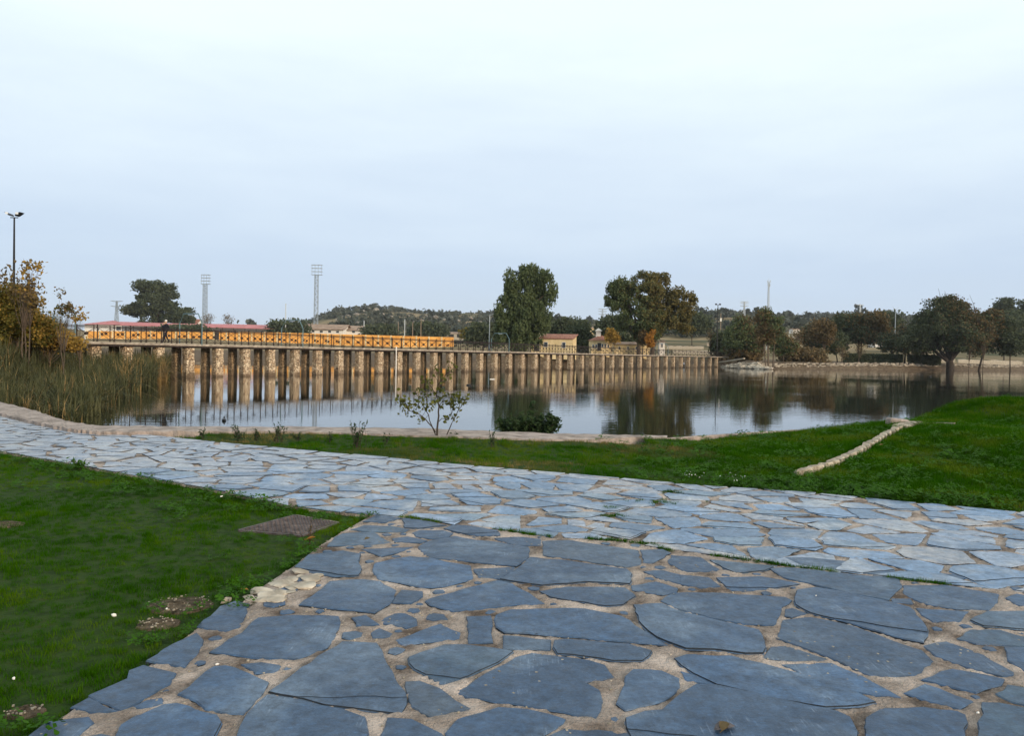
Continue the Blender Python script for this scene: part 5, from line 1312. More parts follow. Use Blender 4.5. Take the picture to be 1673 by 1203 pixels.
for i, (px, py, rx, ry, Yb, lb) in enumerate([(790, 545, 22, 12, 260, 'dark evergreen mass left of the drooping green tree'), (950, 553, 16, 14, 185, 'dark evergreen between the yellow house and the small villa'), (925, 536, 30, 8, 260, 'dark trees behind the red lean-to roof'), (1000, 535, 14, 12, 240, 'dark evergreen behind the small villa and golden tree'), (1018, 560, 12, 9, 190, 'dark bush behind the long cream building'), (300, 544, 40, 2.5, 392, 'dark bushes in the shade between the orange wall and the pink canopy'), (1180, 562, 8, 10, 200, 'dark cypress like bush at the end of the field walls'), (700, 542, 24, 7, 410, 'dark bushes behind the right end of the orange wall'), (470, 537, 26, 5, 405, 'dark low hedge between the pink canopy and the white building'), (620, 545, 22, 4, 400, 'dark low hedge right of the orange wall pilasters'), (1640, 524, 30, 6, 300, 'dark tree belt below the skyline pines'), (1445, 524, 18, 5.5, 330, 'dark domed tree belt under the forked pylon'), (1130, 527, 24, 8, 330, 'dark tree belt right of the broad crowned tree'), (1236, 545, 14, 6, 300, 'dark shrubs behind the autumn poplar'), (1215, 578, 22, 6, 190, 'grey brown brushwood left of the rocky point'), (1310, 581, 30, 3.5, 190, 'grey brown brushwood along the right bank'), (880, 522, 14, 8, 420, 'dark trees between the two crowns behind the drooping tree')]):
    mt = M['l_brown'] if 'brown' in lb else M['l_dark']
    pix_tree('tree_belt' if ry > 7 else 'bush', lb, 'trees' if ry > 7 else 'bush', Yb, px, [(px - rx * .55, py, rx * .5, ry), (px, py - ry * .2, rx * .5, ry), (px + rx * .55, py + ry * .1, rx * .5, ry), (px, py + ry * .8, rx, ry * .5)], 6500, .0023 * Yb, mt, M['bark_dark'], 80 + i, ncl=80, csize=.012 * Yb, trunk_r=.2)
# clipped hedges and shore wall on the right bank
for i, (p0, p1, yt, yb, lb) in enumerate([(1378, 1428, 578, 589, 'dark clipped hedge behind two young trees on the right bank'), (1430, 1474, 579, 589, 'dark clipped hedge in the middle of the right bank'), (1484, 1536, 580, 589, 'dark clipped hedge left of the big domed tree trunk')]):
    a, c = at(p0, yb, 212), at(p1, yb, 212); rng = np.random.default_rng(i); g = gz((a.x + c.x) / 2, 212); h = at(p0, yt, 212).z - g
    n = 5000; P = np.stack([rng.uniform(a.x, c.x, n), 212 + rng.uniform(-.8, .8, n), rng.uniform(0, 1, n) ** .6 * h + rng.normal(0, .06, n)], 1); P[:, 2] += g
    V, Fq = leaves(P, .28, rng); o = link('hedge', np_mesh('hedge', V, Fq, M['l_dark'])); tag(o, lb, 'hedge', 'clipped hedges on the right bank')
def shore_stones():
    rng = np.random.default_rng(77); b = MB()
    line = [Vector((*fs(1262, 163.5), 0)), Vector((*fs(1450, 197), 0)), Vector((*fs(1673, 237), 0)), Vector((200, 278, 0))]
    for a, c in zip(line[:-1], line[1:]):
        n = int((c - a).length / .55)
        for k in range(n):
            p = a.lerp(c, k / n); off = Vector((-(c - a).y, (c - a).x, 0)).normalized()
            for row in range(2):
                if rng.random() < .3: continue
                q = p + off * (2.6 + row * .7 + rng.normal(0, .15)); w, h = rng.uniform(.3, .9), rng.uniform(.15, .42)
                b.box((q.x, q.y, gz(q.x, q.y) + .08 + row * .15 + rng.normal(0, .08)), (w, rng.uniform(.4, .7), h), rng.uniform(-.5, .5))
    return b
sw = empty('shore_wall', (*fs(1262, 166), 1.0), 'low dry stone wall of pale stones along the right bank of the pond', 'stone wall')
o = shore_stones().build('wall_stones', M['pale_rock']); o.parent = sw; o.matrix_parent_inverse = Matrix.Translation(-sw.location); o['kind'] = 'stuff'
# rocks of the point at the end of the footbridge
rr = random.Random(4)
k = 0
for px in np.linspace(1183, 1257, 19):
    for row in range(3 if px < 1240 else 2):
        Yq = float(np.interp(px, [1182, 1188, 1257], [190, 168, 157])) + .5 + row * 1.5; xq = xa(px + rr.uniform(-2, 2), Yq)
        p = Vector((xq, Yq, gz(xq, Yq) + .22))
        s_ = rr.uniform(.40, .95)
        o = boulder('boulder', p, (s_ * 1.2, s_, s_ * .75), 500 + k, M['pale_rock'], sub=1); k += 1
        tag(o, 'pale angular boulder heaped on the rocky point at the right end of the footbridge', 'boulder', 'boulders heaped on the rocky point')
a = at(1176, 592, 172); c = at(1216, 586, 165)
b = MB(); b.bar((a.x, a.y, a.z), (c.x, c.y, c.z), .5, .28); tag(b.build('stone_ramp', M['kerb_stone']), 'pale sloping stone kerb joining the footbridge to the rocky point', 'kerb')
# ---------------------------------------------------------------- near vegetation
def tuft_mesh(seed, n, h, spread, w, mt, lean=0.5, segs=2):
    rng = np.random.default_rng(seed); V = []; Fc = []
    for k in range(n):
        a = rng.uniform(0, 6.28); r = spread * math.sqrt(rng.random()); x, y = r * math.cos(a), r * math.sin(a)
        d = rng.uniform(0, 6.28); L = h * rng.uniform(.55, 1.3); ln = rng.uniform(.05, lean); px_, py_ = math.cos(d + 1.57) * w / 2, math.sin(d + 1.57) * w / 2
        b = len(V)
        for s in range(segs + 1):
            t = s / segs; ww = (1 - t) ** .7; cx = x + math.cos(d) * L * ln * t * t; cy = y + math.sin(d) * L * ln * t * t; cz = L * t * (1 - .25 * ln * t)
            if s < segs: V += [(cx - px_ * ww, cy - py_ * ww, cz), (cx + px_ * ww, cy + py_ * ww, cz)]
            else: V.append((cx, cy, cz))
        for s in range(segs - 1): Fc.append((b + 2 * s, b + 2 * s + 1, b + 2 * s + 3, b + 2 * s + 2))
        Fc.append((b + 2 * segs - 2, b + 2 * segs - 1, b + 2 * segs))
    me = bpy.data.meshes.new('tuft'); me.from_pydata(V, [], Fc); me.materials.append(mt); me.update(); return me
def clover_mesh(seed, n, h, spread, sz, mt):
    rng = np.random.default_rng(seed); V = []; Fc = []
    for k in range(n):
        a = rng.uniform(0, 6.28); r = spread * math.sqrt(rng.random()); x, y, z = r * math.cos(a), r * math.sin(a), h * rng.uniform(.4, 1.1)
        a0 = rng.uniform(0, 6.28); tl = rng.normal(0, .3, 2)
        for q in range(3):
            t = a0 + q * 2.094; b = len(V); s = sz * rng.uniform(.7, 1.2)
            for u, v in ((0, 0), (.6, -.38), (1, 0), (.6, .38)):
                dx, dy = s * (u * math.cos(t) - v * math.sin(t)), s * (u * math.sin(t) + v * math.cos(t))
                V.append((x + dx, y + dy, z + dx * tl[0] + dy * tl[1]))
            Fc.append((b, b + 1, b + 2, b + 3))
    me = bpy.data.meshes.new('clover_tuft'); me.from_pydata(V, [], Fc); me.materials.append(mt); me.update(); return me
def scatter(name, P, S, protos, label, seed=0, tilt=0.2):
    """one 'stuff' object: a cloud of points that carries tufts by geometry nodes"""
    me = bpy.data.meshes.new(name); me.vertices.add(len(P)); me.vertices.foreach_set('co', np.asarray(P, np.float32).ravel())
    at_ = me.attributes.new('size', 'FLOAT', 'POINT'); at_.data.foreach_set('value', np.asarray(S, np.float32))
    me.update(); o = link(name, me); tag(o, label, 'grass', kind='stuff')
    ng = bpy.data.node_groups.new(name, 'GeometryNodeTree')
    ng.interface.new_socket('Geometry', in_out='INPUT', socket_type='NodeSocketGeometry'); ng.interface.new_socket('Geometry', in_out='OUTPUT', socket_type='NodeSocketGeometry')
    n, l = ng.nodes, ng.links
    gi, go = n.new('NodeGroupInput'), n.new('NodeGroupOutput'); io = n.new('GeometryNodeInstanceOnPoints')
    jn = n.new('GeometryNodeJoinGeometry')
    for pmesh in protos:
        po = bpy.data.objects.new('tuft_source', pmesh)
        oi = n.new('GeometryNodeObjectInfo'); oi.inputs['Object'].default_value = po; oi.inputs['As Instance'].default_value = True
        l.new(oi.outputs['Geometry'], jn.inputs[0])
    na = n.new('GeometryNodeInputNamedAttribute'); na.data_type = 'FLOAT'; na.inputs['Name'].default_value = 'size'
    rv = n.new('FunctionNodeRandomValue'); rv.data_type = 'FLOAT_VECTOR'; rv.inputs[0].default_value = (-tilt, -tilt, 0); rv.inputs[1].default_value = (tilt, tilt, 6.283); rv.inputs['Seed'].default_value = seed
    l.new(gi.outputs[0], io.inputs['Points']); l.new(jn.outputs[0], io.inputs['Instance']); io.inputs['Pick Instance'].default_value = True
    l.new(rv.outputs[0], io.inputs['Rotation']); l.new(na.outputs[0], io.inputs['Scale']); l.new(io.outputs[0], go.inputs[0])
    md = o.modifiers.new('tufts', 'NODES'); md.node_group = ng
    return o
M['earth'] = mat('bare_brown_earth', (0.055, 0.045, 0.028), 0.95, 0.4, 20, 2, 60, col2=(0.17, 0.13, 0.09), spec=0.1)
rg = np.random.default_rng(3)
# --- left lawn
LAWN_REGION = [(p.x, p.y) for p in LAWN] + [(p.x, p.y) for p in LEFT[1:]] + [(-3.0, 1.6), (-16, 1.6), (-22, 9)]
n = 60000
P = np.stack([rg.uniform(-17, 0, n), rg.uniform(1.8, 14, n)], 1)
dist = np.hypot(P[:, 0], P[:, 1])
P = P[in_poly(P, LAWN_REGION) & (rg.random(n) < np.clip(7.5 / dist, .2, 1.0)) & (P[:, 0] > -.80 * P[:, 1] - .8)]
dirt = [(gp(295, 983), .20), (gp(258, 1014), .12), (gp(40, 1155), .08), (gp(8, 853), .16)]
dr_c = gp(472, 856)
dd = np.full(len(P), 9.0)
for c, r_ in dirt: dd = np.minimum(dd, np.hypot(P[:, 0] - c.x, (P[:, 1] - c.y) * 1.0) / r_)
cover_px = [(395, 863), (482, 840), (549, 851.5), (492, 871)]
cover = [gp(x, y, .6) for x, y in cover_px]
big = [(c.x + (c.x - dr_c.x) * -.03, c.y + (c.y - dr_c.y) * -.03) for c in cover]
keep = (dd + rg.normal(0, .28, len(P)) > .62) & ~in_poly(P, big)
P = P[keep]
edge = np.minimum(dist_line(P, LAWN), dist_line(P, LEFT))
nz = vnoise(P[:, 0], P[:, 1], 0.9, 2.0); nz2 = vnoise(P[:, 0], P[:, 1], 3.5, 7.0)
S = 0.62 + 0.35 * nz + .25 * nz2 + 0.35 * np.exp(-edge / .25) * (dist_line(P, LAWN) < .8)
S = np.clip(S, .35, 1.7)
Z = np.full(len(P), .565)
g1 = [tuft_mesh(k, 26, .052, .055, .0042, M['grass'], .9) for k in range(4)]
scatter('lawn_grass', np.column_stack([P, Z]), S, g1, 'short dense green lawn left of the slate paving', 1)
n = 9000
Q = np.stack([rg.uniform(-14, 0, n), rg.uniform(3, 13, n)], 1); Q = Q[in_poly(Q, LAWN_REGION)]
e = dist_line(Q, LAWN); e2 = dist_line(Q, LEFT); ok = (rg.random(len(Q)) < np.exp(-e / .28)) | ((rg.random(len(Q)) < .3 * np.exp(-e2 / .2)))
Q = Q[ok & ~in_poly(Q, big) & (dist_line(Q, LAWN) > .03)]
g2 = [clover_mesh(k, 26, .065, .09, .021, M['clover']) for k in range(3)]
scatter('clover', np.column_stack([Q, np.full(len(Q), .57)]), np.clip(rg.normal(.95, .25, len(Q)), .4, 1.7), g2, 'leafy clover and weeds along the edge of the left lawn', 2)
# --- strip between path and pond, and the meadow to the right
def strip_region():
    a = [(p.x, p.y) for p in TOP[4:]]
    b = [(p.x, p.y) for p in cop_near[5:]] + [(p.x, p.y) for p in right_shore] + [(11.2, 20.4), (13.5, 22.3), (20, 26), (30, 30), (34, 20)]
    return a + list(reversed(b))
ST = strip_region()
n = 120000
P = np.stack([rg.uniform(-8, 26, n), rg.uniform(7, 27, n)], 1)
vis = (P[:, 0] < .76 * P[:, 1] + 1.5) & in_poly(P, ST) & (rg.random(n) < np.clip(1.3 - P[:, 1] / 30, .4, 1))
P = P[vis]
z, ins, d = land_z(P[:, 0], P[:, 1])
ok = (~ins) & (dist_line(P, TOP) > .02)
P, z = P[ok], z[ok]
nz = vnoise(P[:, 0], P[:, 1], 0.55, 12.0); nz2 = vnoise(P[:, 0], P[:, 1], 2.2, 17.0)
dry = (np.clip((3.8 - P[:, 0]) / 4, 0, 1) * .6 + nz * np.where(P[:, 0] > 3.5, .35, 1.1) + .2 * nz2 - .15 * (np.abs(P[:, 0] + 1.2) < 1.2) + rg.normal(0, .1, len(P))) > .32
S = np.clip(.9 + .5 * nz + .3 * nz2 + .5 * np.clip((P[:, 0] - 5) / 6, 0, 1), .45, 2.2)
S = S * np.where(dry, .72, 1.0) * np.where(dist_line(P, TOP) < .15, .6, 1)
zz = np.minimum(z, 9) - .01
gr = [tuft_mesh(20 + k, 22, .085, .075, .007, M['grass_r'], .8) for k in range(4)]
gd = [tuft_mesh(30 + k, 20, .07, .075, .006, M['grass_dry'], 1.1) for k in range(3)]
scatter('meadow_grass', np.column_stack([P, zz])[~dry], S[~dry], gr, 'taller fresh green grass between the path and the pond, rising to a mound on the right', 4)
scatter('dry_grass', np.column_stack([P, zz])[dry], S[dry], gd, 'thin yellowish dry grass on the strip beside the coping', 5)
Q = P[(rg.random(len(P)) < .06 * (P[:, 0] > 1.5)) | ((dist_line(P, TOP) < .8) & (rg.random(len(P)) < .3) & (P[:, 0] > 2.5))]
zq, _, _ = land_z(Q[:, 0], Q[:, 1])
scatter('meadow_clover', np.column_stack([Q, zq]), np.clip(rg.normal(1.25, .3, len(Q)), .6, 2), g2, 'broad leaved weeds in the right meadow beside the path', 6)
# moss and grass in the long joint of the paving
pts = []
for a, c in zip(MOSS[:-3], MOSS[1:-2]):
    L = (c - a).length
    for k in range(int(L * 160)):
        p = a.lerp(c, rg.random()); w = mnoise.noise((p.x * 1.8, p.y * 1.8, 4))
        if w > -.02: pts.append((p.x + rg.normal(0, .014 + .03 * max(0, w)), p.y + rg.normal(0, .012), .603))
for px, py, sp in ((1098, 806, .05), (1080, 822, .08), (1000, 832, .04), (1003, 845, .04)):
    c = gp(px, py)
    for k in range(60): pts.append((c.x + rg.normal(0, sp * 1.6), c.y + rg.normal(0, sp), .603))
gm = [tuft_mesh(50 + k, 16, .022, .02, .003, M['grass'], 1.2, 1) for k in range(3)]
scatter('joint_moss', pts, np.clip(rg.normal(1, .35, len(pts)), .4, 2), gm, 'green moss and tiny grass along the long joint across the paving', 8)

# --- reeds at the left
RD = [gp(x, y, 0)[:2] for x, y in ((-140, 690), (60, 694), (128, 692), (150, 678), (172, 665), (205, 646), (262, 622), (283, 612))]
RD = [tuple(p) for p in RD] + [(-31, 57), (-36, 50), (-38, 36), (-26, 21)]
def reeds(n, reg, hfun, mt, name, label, seed, w=.022, fan=.35, clump=1100):
    rng = np.random.default_rng(seed)
    xs = [p[0] for p in reg]; ys = [p[1] for p in reg]
    C = np.stack([rng.uniform(min(xs), max(xs), clump * 4), rng.uniform(min(ys), max(ys), clump * 4)], 1); C = C[in_poly(C, reg)][:clump]
    k = rng.integers(0, len(C), n); B = C[k] + rng.normal(0, .16, (n, 2))
    zb, _, _ = land_z(B[:, 0], B[:, 1]); zb = np.maximum(zb, -.15)
    H = hfun(B) * rng.uniform(.55, 1.1, n); a = rng.uniform(0, 6.28, n); ln = np.abs(rng.normal(0, fan, n)) + .05
    V = []; seg = 5; ca, sa = np.cos(a), np.sin(a); pw = a + 1.57
    for s in range(seg + 1):
        t = s / seg; ww = w * (1 - t) ** .6 * .5 * (1 + B[:, 1] / 60)
        cx = B[:, 0] + ca * H * ln * t ** 2.2; cy = B[:, 1] + sa * H * ln * t ** 2.2; cz = zb + H * (t - .38 * ln * t ** 3 * 1.6)
        V.append(np.stack([cx - np.cos(pw) * ww, cy - np.sin(pw) * ww, cz], 1)); V.append(np.stack([cx + np.cos(pw) * ww, cy + np.sin(pw) * ww, cz], 1))
    V = np.stack(V, 1).reshape(-1, 3); m_ = 2 * (seg + 1); base = np.arange(n) * m_
    Fq = np.concatenate([np.stack([base + 2 * s, base + 2 * s + 1, base + 2 * s + 3, base + 2 * s + 2], 1) for s in range(seg)])
    o = link(name, np_mesh(name, V, Fq, mt)); tag(o, label, 'reeds', kind='stuff')
reeds(34000, RD, lambda B: np.clip(1.25 + (B[:, 1] - 21) * .040, 1.1, 2.5), M['reed'], 'reed_bed', 'dense grey green reeds at the left edge of the pond', 5, fan=.62, w=.034)
reeds(2600, RD, lambda B: np.clip(1.3 + (B[:, 1] - 21) * .040, 1.1, 2.6), M['reed_dry'], 'straw_reeds', 'dry straw coloured stalks among the green reeds', 6, fan=.8, w=.02, clump=400)
RD2 = [tuple(gp(x, y, 0)[:2]) for x, y in ((200, 650), (225, 634), (262, 622), (283, 612), (262, 606), (205, 622))]
reeds(1500, RD2, lambda B: np.full(len(B), 2.1), M['reed_dry'], 'yellow_reeds', 'tall yellowing reed clump leaning over the water by the first footbridge piers', 9, fan=.7, w=.03, clump=60)
# golden shrubs and saplings behind the reeds
pix_tree('golden_shrub', 'dense yellow green shrub at the left edge below the double floodlight', 'shrub', 36, 18, [(15, 500, 34, 34), (35, 520, 34, 30), (-20, 500, 34, 34), (60, 535, 30, 24), (5, 545, 40, 26)], 24000, .095, M['l_yg'], M['bark'], 201, ncl=170, csize=.42, trunk_r=.07, shell=.3, elong=1.3, lm2=M['l_gold'], frac2=.14, stems=3, limbs=10, twigs=30)
pix_tree('russet_shrub', 'russet orange shrub behind the reeds at the left end of the footbridge', 'shrub', 38, 75, [(60, 556, 36, 20), (92, 556, 28, 17), (30, 562, 36, 22), (112, 560, 20, 12)], 17000, .09, M['l_brown'], M['bark'], 202, ncl=150, csize=.38, trunk_r=.05, shell=.3, elong=1.3, lm2=M['l_gold'], frac2=.35, stems=3, limbs=10, twigs=60)
pix_tree('tall_sapling', 'tall thin sapling with scattered brown leaves beside the double floodlight post', 'sapling', 34, 42, [(42, 452, 20, 20), (38, 475, 24, 22), (55, 440, 14, 12), (12, 448, 12, 14), (62, 490, 16, 20)], 520, .12, M['l_brown'], M['bark'], 203, ncl=60, csize=.4, trunk_r=.03, shell=.1, stems=3, fork=.6, limbs=12, twigs=46, elong=1.4, lm2=M['l_gold'], frac2=.4)
pix_tree('golden_sapling', 'slender sapling with clustered yellow leaves against the sky right of the golden shrub', 'sapling', 34, 105, [(102, 480, 7, 8), (110, 500, 10, 12), (96, 510, 10, 14), (120, 515, 8, 10), (84, 505, 10, 10)], 330, .095, M['l_yg'], M['bark'], 204, ncl=26, csize=.24, trunk_r=.025, shell=.1, stems=2, fork=.55, limbs=9, twigs=20, elong=1.2, lm2=M['l_brown'], frac2=.5)
pix_tree('small_sapling', 'shorter sapling with yellow leaf clusters at the left end of the footbridge', 'sapling', 38, 132, [(130, 502, 6, 7), (135, 516, 7, 10), (126, 524, 7, 10)], 190, .09, M['l_gold'], M['bark'], 205, ncl=18, csize=.22, trunk_r=.02, shell=.1, fork=.5, limbs=8, twigs=14, elong=1.2)

# --- young leafy tree in front of the pond
Yt = gp(713, 716, .62).y
yt = empty('young_tree', (xa(713, Yt), Yt, .6), 'young branching tree with sparse olive green leaves in front of the pond', 'tree')
rb = random.Random(12)
def yp(px, py, dy=0): p = at(px, py, Yt + dy); return Vector((p.x - yt.location.x, dy, p.z - yt.location.z))
tips = []
branches = [
 [(714, 718, 0), (714, 700, 0), (717, 680, 0), (717, 665, .02), (712, 645, .02), (716, 628, 0), (728, 612, 0)],
 [(712, 706, 0), (700, 692, -.05), (690, 680, -.1), (680, 676, -.15), (668, 670, -.2), (660, 655, -.2), (652, 652, -.2)],
 [(712, 710, 0), (705, 695, .1), (700, 678, .15), (692, 664, .2), (684, 650, .2), (678, 640, .2)],
 [(716, 690, 0), (722, 684, .1), (730, 686, .1), (738, 676, .12), (742, 664, .12)],
 [(728, 716, .03), (735, 700, .05), (741, 686, .05), (748, 672, .02), (756, 660, 0), (762, 650, 0)],
 [(741, 686, .05), (736, 670, .1), (735, 655, .1), (733, 646, .1)],
 [(717, 665, .02), (726, 652, .1), (738, 648, .12), (745, 652, .12)],
 [(712, 645, .02), (705, 632, -.1), (697, 625, -.1), (686, 622, -.1)],
 [(716, 628, 0), (712, 615, .1), (716, 606, .1), (710, 600, .1)],
 [(690, 680, -.1), (700, 665, -.1), (706, 656, -.1)], [(668, 670, -.2), (664, 678, -.2), (660, 668, -.2)],
 [(700, 678, .15), (690, 688, .2), (675, 672, .2)], [(728, 612, 0), (738, 606, 0), (745, 596, .05)], [(684, 650, .2), (690, 640, .2), (700, 638, .2)]]
b = MB(); lf = []
for bi, br in enumerate(branches):
    pts_ = [yp(*q) for q in br]; r0 = [.022, .012, .011, .008, .012, .006, .006, .006, .005, .004, .004, .004, .005, .005][bi]
    sm = []
    for a, c in zip(pts_[:-1], pts_[1:]):
        sm += [a + Vector((rb.gauss(0, .004),) * 3), a.lerp(c, .5) + Vector((rb.gauss(0, .006), rb.gauss(0, .01), rb.gauss(0, .006)))]
    sm.append(pts_[-1]); m2 = len(sm)
    b.tube(sm, [r0 * (1 - .75 * k / m2) for k in range(m2)], 6)
    st = m2 // 2 if bi else m2 // 2
    for k in range(st, m2):
        for q in range(2):
            t = sm[k] + Vector((rb.gauss(0, .05), rb.gauss(0, .07), rb.gauss(.02, .05))); b.tube([sm[k], sm[k].lerp(t, .5) + Vector((0, 0, .01)), t], [.003, .002, .001], 4); tips.append(t)
b.build('trunk', M['bark_dark'], yt, smooth=True)
tips += [yp(*q) for q in ((745, 648, 0), (700, 648, .1), (660, 650, -.2), (650, 655, -.2))]
rl = np.random.default_rng(8); C = []
for t in tips:
    for k in range(rl.integers(2, 6)): C.append(np.array(t) + rl.normal(0, .034, 3))
C = np.array(C)
V, Fq = leaves(C, .052, rl, .15, 1.35)
link('leaves', np_mesh('leaves', V, Fq, M['l_sapling']), yt)
# --- dark green bush rooted at the water side of the coping
p0 = gp(858, 702, .68); bs = empty('lakeside_bush', (p0.x, 15.6, 0.2), 'dark green leafy bush rising from the water side of the coping', 'bush')
b = MB(); C = []; D_ = []
rl = np.random.default_rng(19)
for k in range(50):
    px = rl.uniform(812, 915); hh = 699 - 24 * max(0.12, 1 - ((px - 860) / 60) ** 2) * rl.uniform(.3, 1.25)
    if rl.random() < .12: px, hh = rl.uniform(862, 874), rl.uniform(655, 672)
    if rl.random() < .14: px, hh = rl.uniform(898, 915), rl.uniform(674, 690)
    tip = at(px, hh, 15.5 + rl.uniform(-.25, .45)) - bs.location; root_ = Vector((tip.x * .6 + rl.normal(0, .1), rl.uniform(-.1, .2), .1))
    mid = root_.lerp(tip, .5) + Vector((rl.normal(0, .04), rl.normal(0, .04), .06))
    b.tube([root_, mid, tip], [.006, .004, .002], 4)
    for t in np.linspace(.3, 1, 13):
        q = (root_.lerp(mid, t * 2) if t < .5 else mid.lerp(tip, t * 2 - 1))
        for s in range(3): C.append(np.array(q) + rl.normal(0, .036, 3))
b.build('stems', M['bark_dark'], bs)
V, Fq = leaves(np.array(C), .042, rl, .1, 2.8, .4); link('foliage', np_mesh('foliage', V, Fq, M['l_bush']), bs)
# --- weeds along the strip
def weed(px, py, h, n, label, seed, mt='l_bush', lsz=.03, sp=.08, z=.62, name='weed'):
    py = py + (3 if py < 740 else 0)
    c = gp(px, py, z); rl = np.random.default_rng(seed); r = empty(name, c, label, 'weed', 'weeds beside the coping')
    b = MB(); C = []
    for k in range(n):
        tip = Vector((rl.normal(0, sp), rl.normal(0, sp * .6), h * rl.uniform(.5, 1.05))); a = Vector((rl.normal(0, sp * .4), rl.normal(0, .03), -.02))
        b.tube([a, a.lerp(tip, .5) + Vector((rl.normal(0, .01), 0, .02)), tip], [.004, .003, .0015], 4)
        for t in np.linspace(.15, 1, 9): C.append(np.array(a.lerp(tip, t)) + rl.normal(0, .012, 3))
    b.build('stems', M['bark_dark'], r); V, Fq = leaves(np.array(C), lsz * .6, rl, 0, 3.2); link('leaves', np_mesh('leaves', V, Fq, M[mt]), r)
for i, a in enumerate([(392, 716, .26, 14, 'bushy dark weed in front of the coping, leftmost of the tall ones'), (420, 716, .20, 10, 'low dark weed between the two bushy ones left of the reeds reflection'), (455, 718, .30, 16, 'broad dark weed right of the leftmost bushy ones'), (486, 716, .14, 8, 'small dark weed at the left end of the dry grass'),
                          (585, 726, .42, 18, 'tall dark thistly weed standing alone left of the young tree'), (540, 718, .16, 4, 'thin bare stem left of the tall thistly weed'), (632, 722, .16, 5, 'thin dark weed just left of the young tree'), (805, 726, .24, 6, 'thin dark stemmed weed at the coping left of the dark green bush'), (745, 712, .1, 4, 'tiny weed at the foot of the young tree'), (330, 712, .16, 8, 'small green weed where the grass strip begins')]):
    weed(*a, seed=400 + i, sp=.10 if a[3] > 12 else .05)
weed(131, 768, .14, 12, 'small leafy weed at the far edge of the left lawn', 450, 'clover', .03, .07, .57)
weed(506, 890, .22, 3, 'thin dry brown stem beside the metal drain cover', 451, 'l_brown', .02, .03, .57)
for px, py, s_ in ((1128, 786, 1), (1205, 790, 2)):
    c = gp(px, py, .62); rl = np.random.default_rng(s_ + 70); r = empty('daisy_clump', c, ['', 'left clump of pale daisies at the meadow edge by the path', 'right clump of pale daisies at the meadow edge by the path'][s_], 'flowers')
    b = MB(); C = []
    for k in range(20):
        t = Vector((rl.normal(0, .11), rl.normal(0, .06), rl.uniform(.04, .13))); b.tube([(t.x * .8, t.y * .8, -.02), t], .002, 4); C.append(np.array(t))
    b.build('stems', M['clover'], r); V, Fq = leaves(np.array(C), .014, rl, 0, 1.0); link('petals', np_mesh('petals', V, Fq, M['lampglass']), r)

# ---------------------------------------------------------------- small things on the ground
# garden wall: a line of stones
gw = empty('garden_wall', (*gp(1330, 762, .66)[:2], .6), 'narrow line of pale sandy stones running through the right meadow to the water', 'stone wall')
ln = [gp(1300, 772, .63), gp(1345, 756, .68), (gp(1392, 732, .74)), gp(1440, 707, .80), gp(1470, 694, .84), gp(1500, 686, .86)]
tot = []
for a, c in zip(ln[:-1], ln[1:]):
    L = (c - a).length; k = max(1, int(L / .33))
    for q in range(k): tot.append((a.lerp(c, (q + .5) / k), L / k, math.atan2((c - a).y, (c - a).x)))
for i, (p, L, rz) in enumerate(tot):
    wd = .045 + .045 * i / len(tot) + (i > len(tot) - 5) * .05; hl = L * .49
    ol = [(-hl + rr.uniform(0, .04), -wd * rr.uniform(.6, 1.2)), (0, -wd * rr.uniform(.8, 1.2)), (hl - rr.uniform(0, .04), -wd * rr.uniform(.6, 1.2)), (hl - rr.uniform(0, .02), wd * rr.uniform(.5, 1.2)), (rr.uniform(-.05, .05), wd * rr.uniform(.8, 1.2)), (-hl + rr.uniform(0, .03), wd * rr.uniform(.5, 1.2))]
    sb_ = MB(); sb_.quad_strip([[(x, y, -.12) for x, y in ol], [(x, y, .028 + rr.uniform(-.006, .006)) for x, y in ol], [(x * .88, y * .8, .042 + rr.uniform(-.006, .006)) for x, y in ol]])
    o = sb_.build('stone', M['kerb_stone'])
    o.parent = gw; g = gz(p.x, p.y); o.location = Vector((p.x, p.y, g + .045 + .02 * i / len(tot))) - gw.location; o.rotation_euler = (rr.uniform(-.1, .1), rr.uniform(-.06, .06), rz + rr.uniform(-.15, .15))
p = gp(1470, 686, .86)
b = MB(); b.quad_strip([[(-.22, -.14, -.3), (.24, -.16, -.3), (.24, .16, -.3), (-.22, .14, -.3)], [(-.22, -.13, .06), (.22, -.14, .03), (.23, .14, .04), (-.21, .13, .07)], [(-.19, -.11, .09), (.19, -.12, .06), (.20, .12, .07), (-.18, .11, .10)]])
o = b.build('corner_block', M['concrete_old']); o.location = (p.x, p.y + .1, gz(p.x, p.y) + .08); tag(o, 'squared grey stone block where the stone line meets the water', 'stone block')
for px0, py0, px1, py1 in ((1500, 686, 1560, 690),):
    a, c = gp(px0, py0, .86), gp(px1, py1, .86); b = MB(); b.bar((a.x, a.y, gz(a.x, a.y)), (c.x, c.y, gz(c.x, c.y) + .02), .18, .14); tag(b.build('buried_kerb', M['kerb_stone']), 'short pale kerb half buried in the grass right of the stone line', 'kerb')
